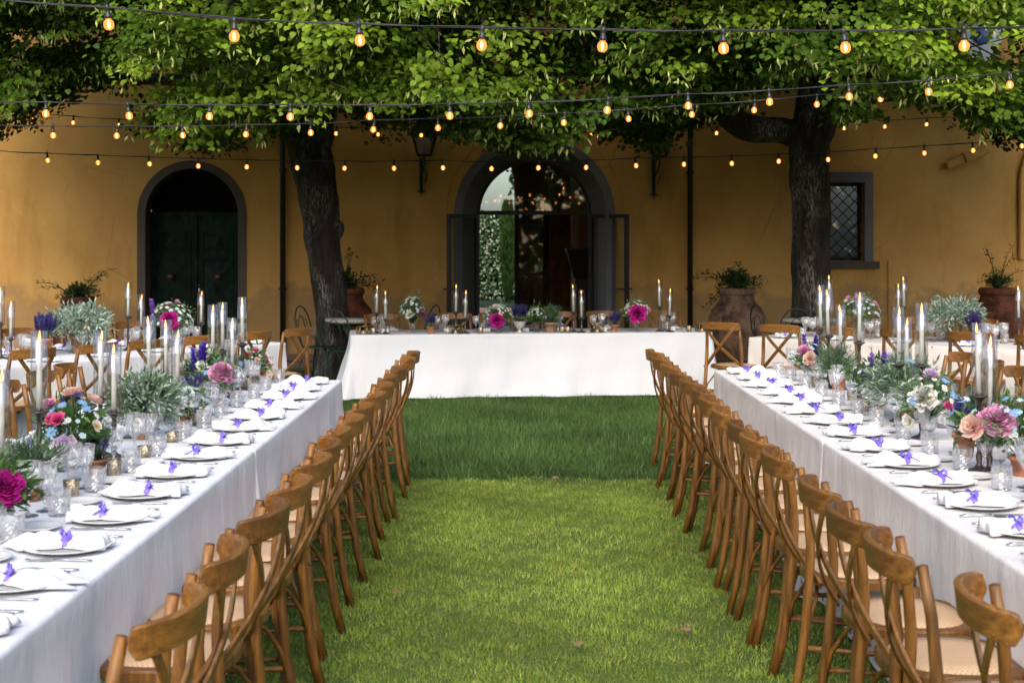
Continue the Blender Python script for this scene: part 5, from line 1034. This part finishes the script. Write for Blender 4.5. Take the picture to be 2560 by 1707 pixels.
# ================================================================== big jars with plants along the wall
def big_jar(x, y, prof, m, label, ears=True):
    t_ = thing('terracotta_jar', label, 'jar', (x, y, .0), rs.uniform(0, 3), 'big terracotta jars by the wall'); q = MB(); q.lathe(prof, 40, wob=lambda i, j, r, z: .004*math.sin(j*1.3+i*2.1)+.003*math.sin(j*.5+i)); obj('body', q, M[m], t_)
    rm = max(z for r, z in prof); rr = [r for r, z in prof if z == rm][0]; q = MB(); q.lathe([(rr-.03, rm-.09), (rr+.02, rm-.085), (rr+.035, rm-.05), (rr+.03, rm-.01), (rr+.005, rm+.012), (rr-.03, rm+.008), (rr-.045, rm-.03)], 40); obj('rim', q, M[m], t_)
    q = MB(); q.lathe([(0, rm-.05), (rr-.02, rm-.05)], 20); obj('soil', q, M['soil'], t_)
    if ears:
        wmax, zw = max((r, z) for r, z in prof)
        for s_ in (-1, 1): q = MB(); q.tube([(s_*(wmax-.02), 0, zw-.02), (s_*(wmax+.045), 0, zw+.02), (s_*(wmax+.045), 0, zw+.09), (s_*(wmax-.05), 0, zw+.13)], .022, 8); obj('handle', q, M[m], t_)
    return rm
def shrub(x, y, z, label, seed, R, H, n_sh, fall=0, lsz=.06, col=(.045, .09, .025), dirs=None):
    rg = random.Random(seed); t_ = thing('jar_shrub', label, 'shrub', (x, y, z), 0, 'shrubs growing in the jars'); q = MB(); P, A = [], []
    for k in range(n_sh):
        a = rg.uniform(0, 2*PI); L_ = rg.uniform(.5, 1); el_ = rg.uniform(.25, 1.4)
        if dirs and k < len(dirs): dx, dz, L_ = dirs[k]; d = Vector((dx, rg.uniform(-.1, .1), dz)); fl_ = 0
        else: d = Vector((math.cos(a)*math.cos(el_)*R, math.sin(a)*math.cos(el_)*R, math.sin(el_)*H))*L_; fl_ = fall
        pts = [d*u+Vector((0, 0, .10*math.sin(PI*u)-fl_*u*u)) for u in (0, .25, .5, .75, 1)]; q.tube(pts, [.006, .005, .004, .003, .002], 5)
        for i in range(26):
            u = .2+.8*i/26; i0 = min(3, int(u*4)); pp = pts[i0].lerp(pts[i0+1], u*4-i0); P.append(pp+Vector((rg.gauss(0, .02), rg.gauss(0, .02), rg.gauss(0, .02)))); A.append(d.normalized()*.5+Vector((rg.gauss(0, .7), rg.gauss(0, .7), rg.gauss(0, .5))))
    n = len(P); nr = np.random.default_rng(seed); f = scatter('foliage', LANCE, P, A, nr.normal(size=(n, 3))*.5+[0, -.4, 1], nr.uniform(lsz*.7, lsz*1.3, n), np.array([col])*nr.uniform(.5, 1.7, (n, 1)), M['leaf'], t_); f['kind'] = 'stuff'
    o = obj('stem', q, M['bark'], t_); o['kind'] = 'stuff'
bulgy = [(.0, .02), (.20, .02), (.22, .06), (.27, .18), (.33, .30), (.372, .44), (.388, .56), (.375, .66), (.33, .76), (.26, .85), (.225, .90), (.215, .98), (.215, 1.04)]
p = at(1842, 700, 19.3); big_jar(p.x, 19.3, bulgy, 'jar', 'large weathered bulbous jar between the right downpipe and the right trunk'); shrub(p.x, 19.3, .98, 'leafy shrub spilling from the large jar left of the right trunk', 81, .38, .42, 46, .10, .065, dirs=[(-.55, .28, 1), (-.6, .20, 1), (-.38, -.12, 1), (-.42, -.25, 1), (.42, .18, 1), (.05, .42, 1)])
p = at(2494, 700, 19.3); big_jar(p.x, 19.3, [(r*1.02, z) for r, z in bulgy], 'jar_red', 'dark jar at the right end of the wall, cut by the picture edge'); shrub(p.x, 19.3, .98, 'spiky upright shrub in the jar at the right end of the wall', 82, .36, .34, 40, .04, .045, (.06, .11, .03), dirs=[(-.14, .62, 1), (-.12, .58, 1), (.22, .66, 1), (.18, .5, 1), (.35, .3, 1)])
p = at(195, 700, 19.2); big_jar(p.x, 19.2, [(r*.93, z*.89) for r, z in bulgy], 'jar_red', 'reddish jar on the left in front of the bare ochre wall'); shrub(p.x, 19.2, .86, 'low spreading shrub in the reddish jar on the left', 83, .42, .26, 42, .03, .055, (.05, .09, .025), dirs=[(.48, .46, 1), (.42, .38, 1), (-.55, .26, 1), (-.5, .2, 1), (.2, .3, 1)])
p = at(866, 700, 19.4); big_jar(p.x, 19.4, bulgy, 'jar_red', 'dark red jar half hidden behind the left trunk'); shrub(p.x, 19.4, .98, 'dark shrub with long twigs in the jar behind the left trunk', 84, .36, .42, 40, .06, .06, (.035, .065, .02), dirs=[(.1, .55, 1), (.05, .6, 1), (.42, .22, 1), (.5, .1, 1), (.48, .02, 1)])

# ================================================================== bistro tables and iron chairs
def bistro(x, y, label):
    t_ = thing('bistro_table', label, 'table', (x, y, 0), 0, 'stone-topped garden tables'); q = MB(); q.lathe([(0, .72), (.30, .72), (.33, .73), (.345, .75), (.34, .765), (0, .768)], 40); obj('table_top', q, M['stone_urn'], t_)
    q = MB(); q.lathe([(.20, 0), (.20, .03), (.05, .06), (.035, .3), (.05, .5), (.16, .70), (.18, .72), (0, .72)], 16); obj('pedestal', q, M['pietra_warm'], t_)
def iron_chair(x, y, rz, label):
    t_ = thing('iron_chair', label, 'chair', (x, y, 0), rz, 'green iron garden chairs'); m_ = M['green_iron']
    q = MB(); q.lathe([(0, .445), (.19, .445), (.20, .452), (.19, .460), (0, .455)], 26); obj('seat', q, m_, t_)
    for sx in (-1, 1):
        for sy in (-1, 1): q = MB(); q.tube([(sx*.13, sy*.13, .445), (sx*.17, sy*.17, .3), (sx*.20, sy*.20, 0)], .009, 7); obj('leg', q, m_, t_)
    q = MB(); q.tube([(-.18, -.12, .45), (-.20, -.20, .62), (-.17, -.24, .80), (-.09, -.26, .90), (0, -.265, .93), (.09, -.26, .90), (.17, -.24, .80), (.20, -.20, .62), (.18, -.12, .45)], .009, 8); obj('back_hoop', q, m_, t_)
    q = MB(); q.tube([(-.07, -.19, .45), (-.09, -.23, .65), (-.05, -.25, .78), (0, -.255, .82), (.05, -.25, .78), (.09, -.23, .65), (.07, -.19, .45)], .006, 6)
    for s_ in (-1, 1): q.tube([(s_*.09, -.23, .68), (s_*.13, -.235, .72), (s_*.12, -.24, .77), (s_*.085, -.245, .76)], .005, 6)
    obj('back_scroll', q, m_, t_)
p = at(885, 700, 16.9); bistro(p.x, 16.9, 'round stone-topped table by the left trunk, behind the head table'); p = at(2022, 700, 16.9); bistro(p.x, 16.9, 'round stone-topped table in front of the right trunk')
for px, Y, rz, lab in ((800, 16.6, -1.9, 'green iron chair left of the round table by the left trunk'), (862, 16.1, -.4, 'green iron chair under the left round table, nearest to the lawn'), (1040, 17.0, 1.2, 'green iron chair behind the white rose bouquet of the head table'), (1938, 17.0, -1.2, 'green iron chair at left of the round table by the right trunk'), (1992, 16.35, -.2, 'green iron chair with hooped back before the right trunk')):
    p = at(px, 700, Y); iron_chair(p.x, Y, rz, lab)
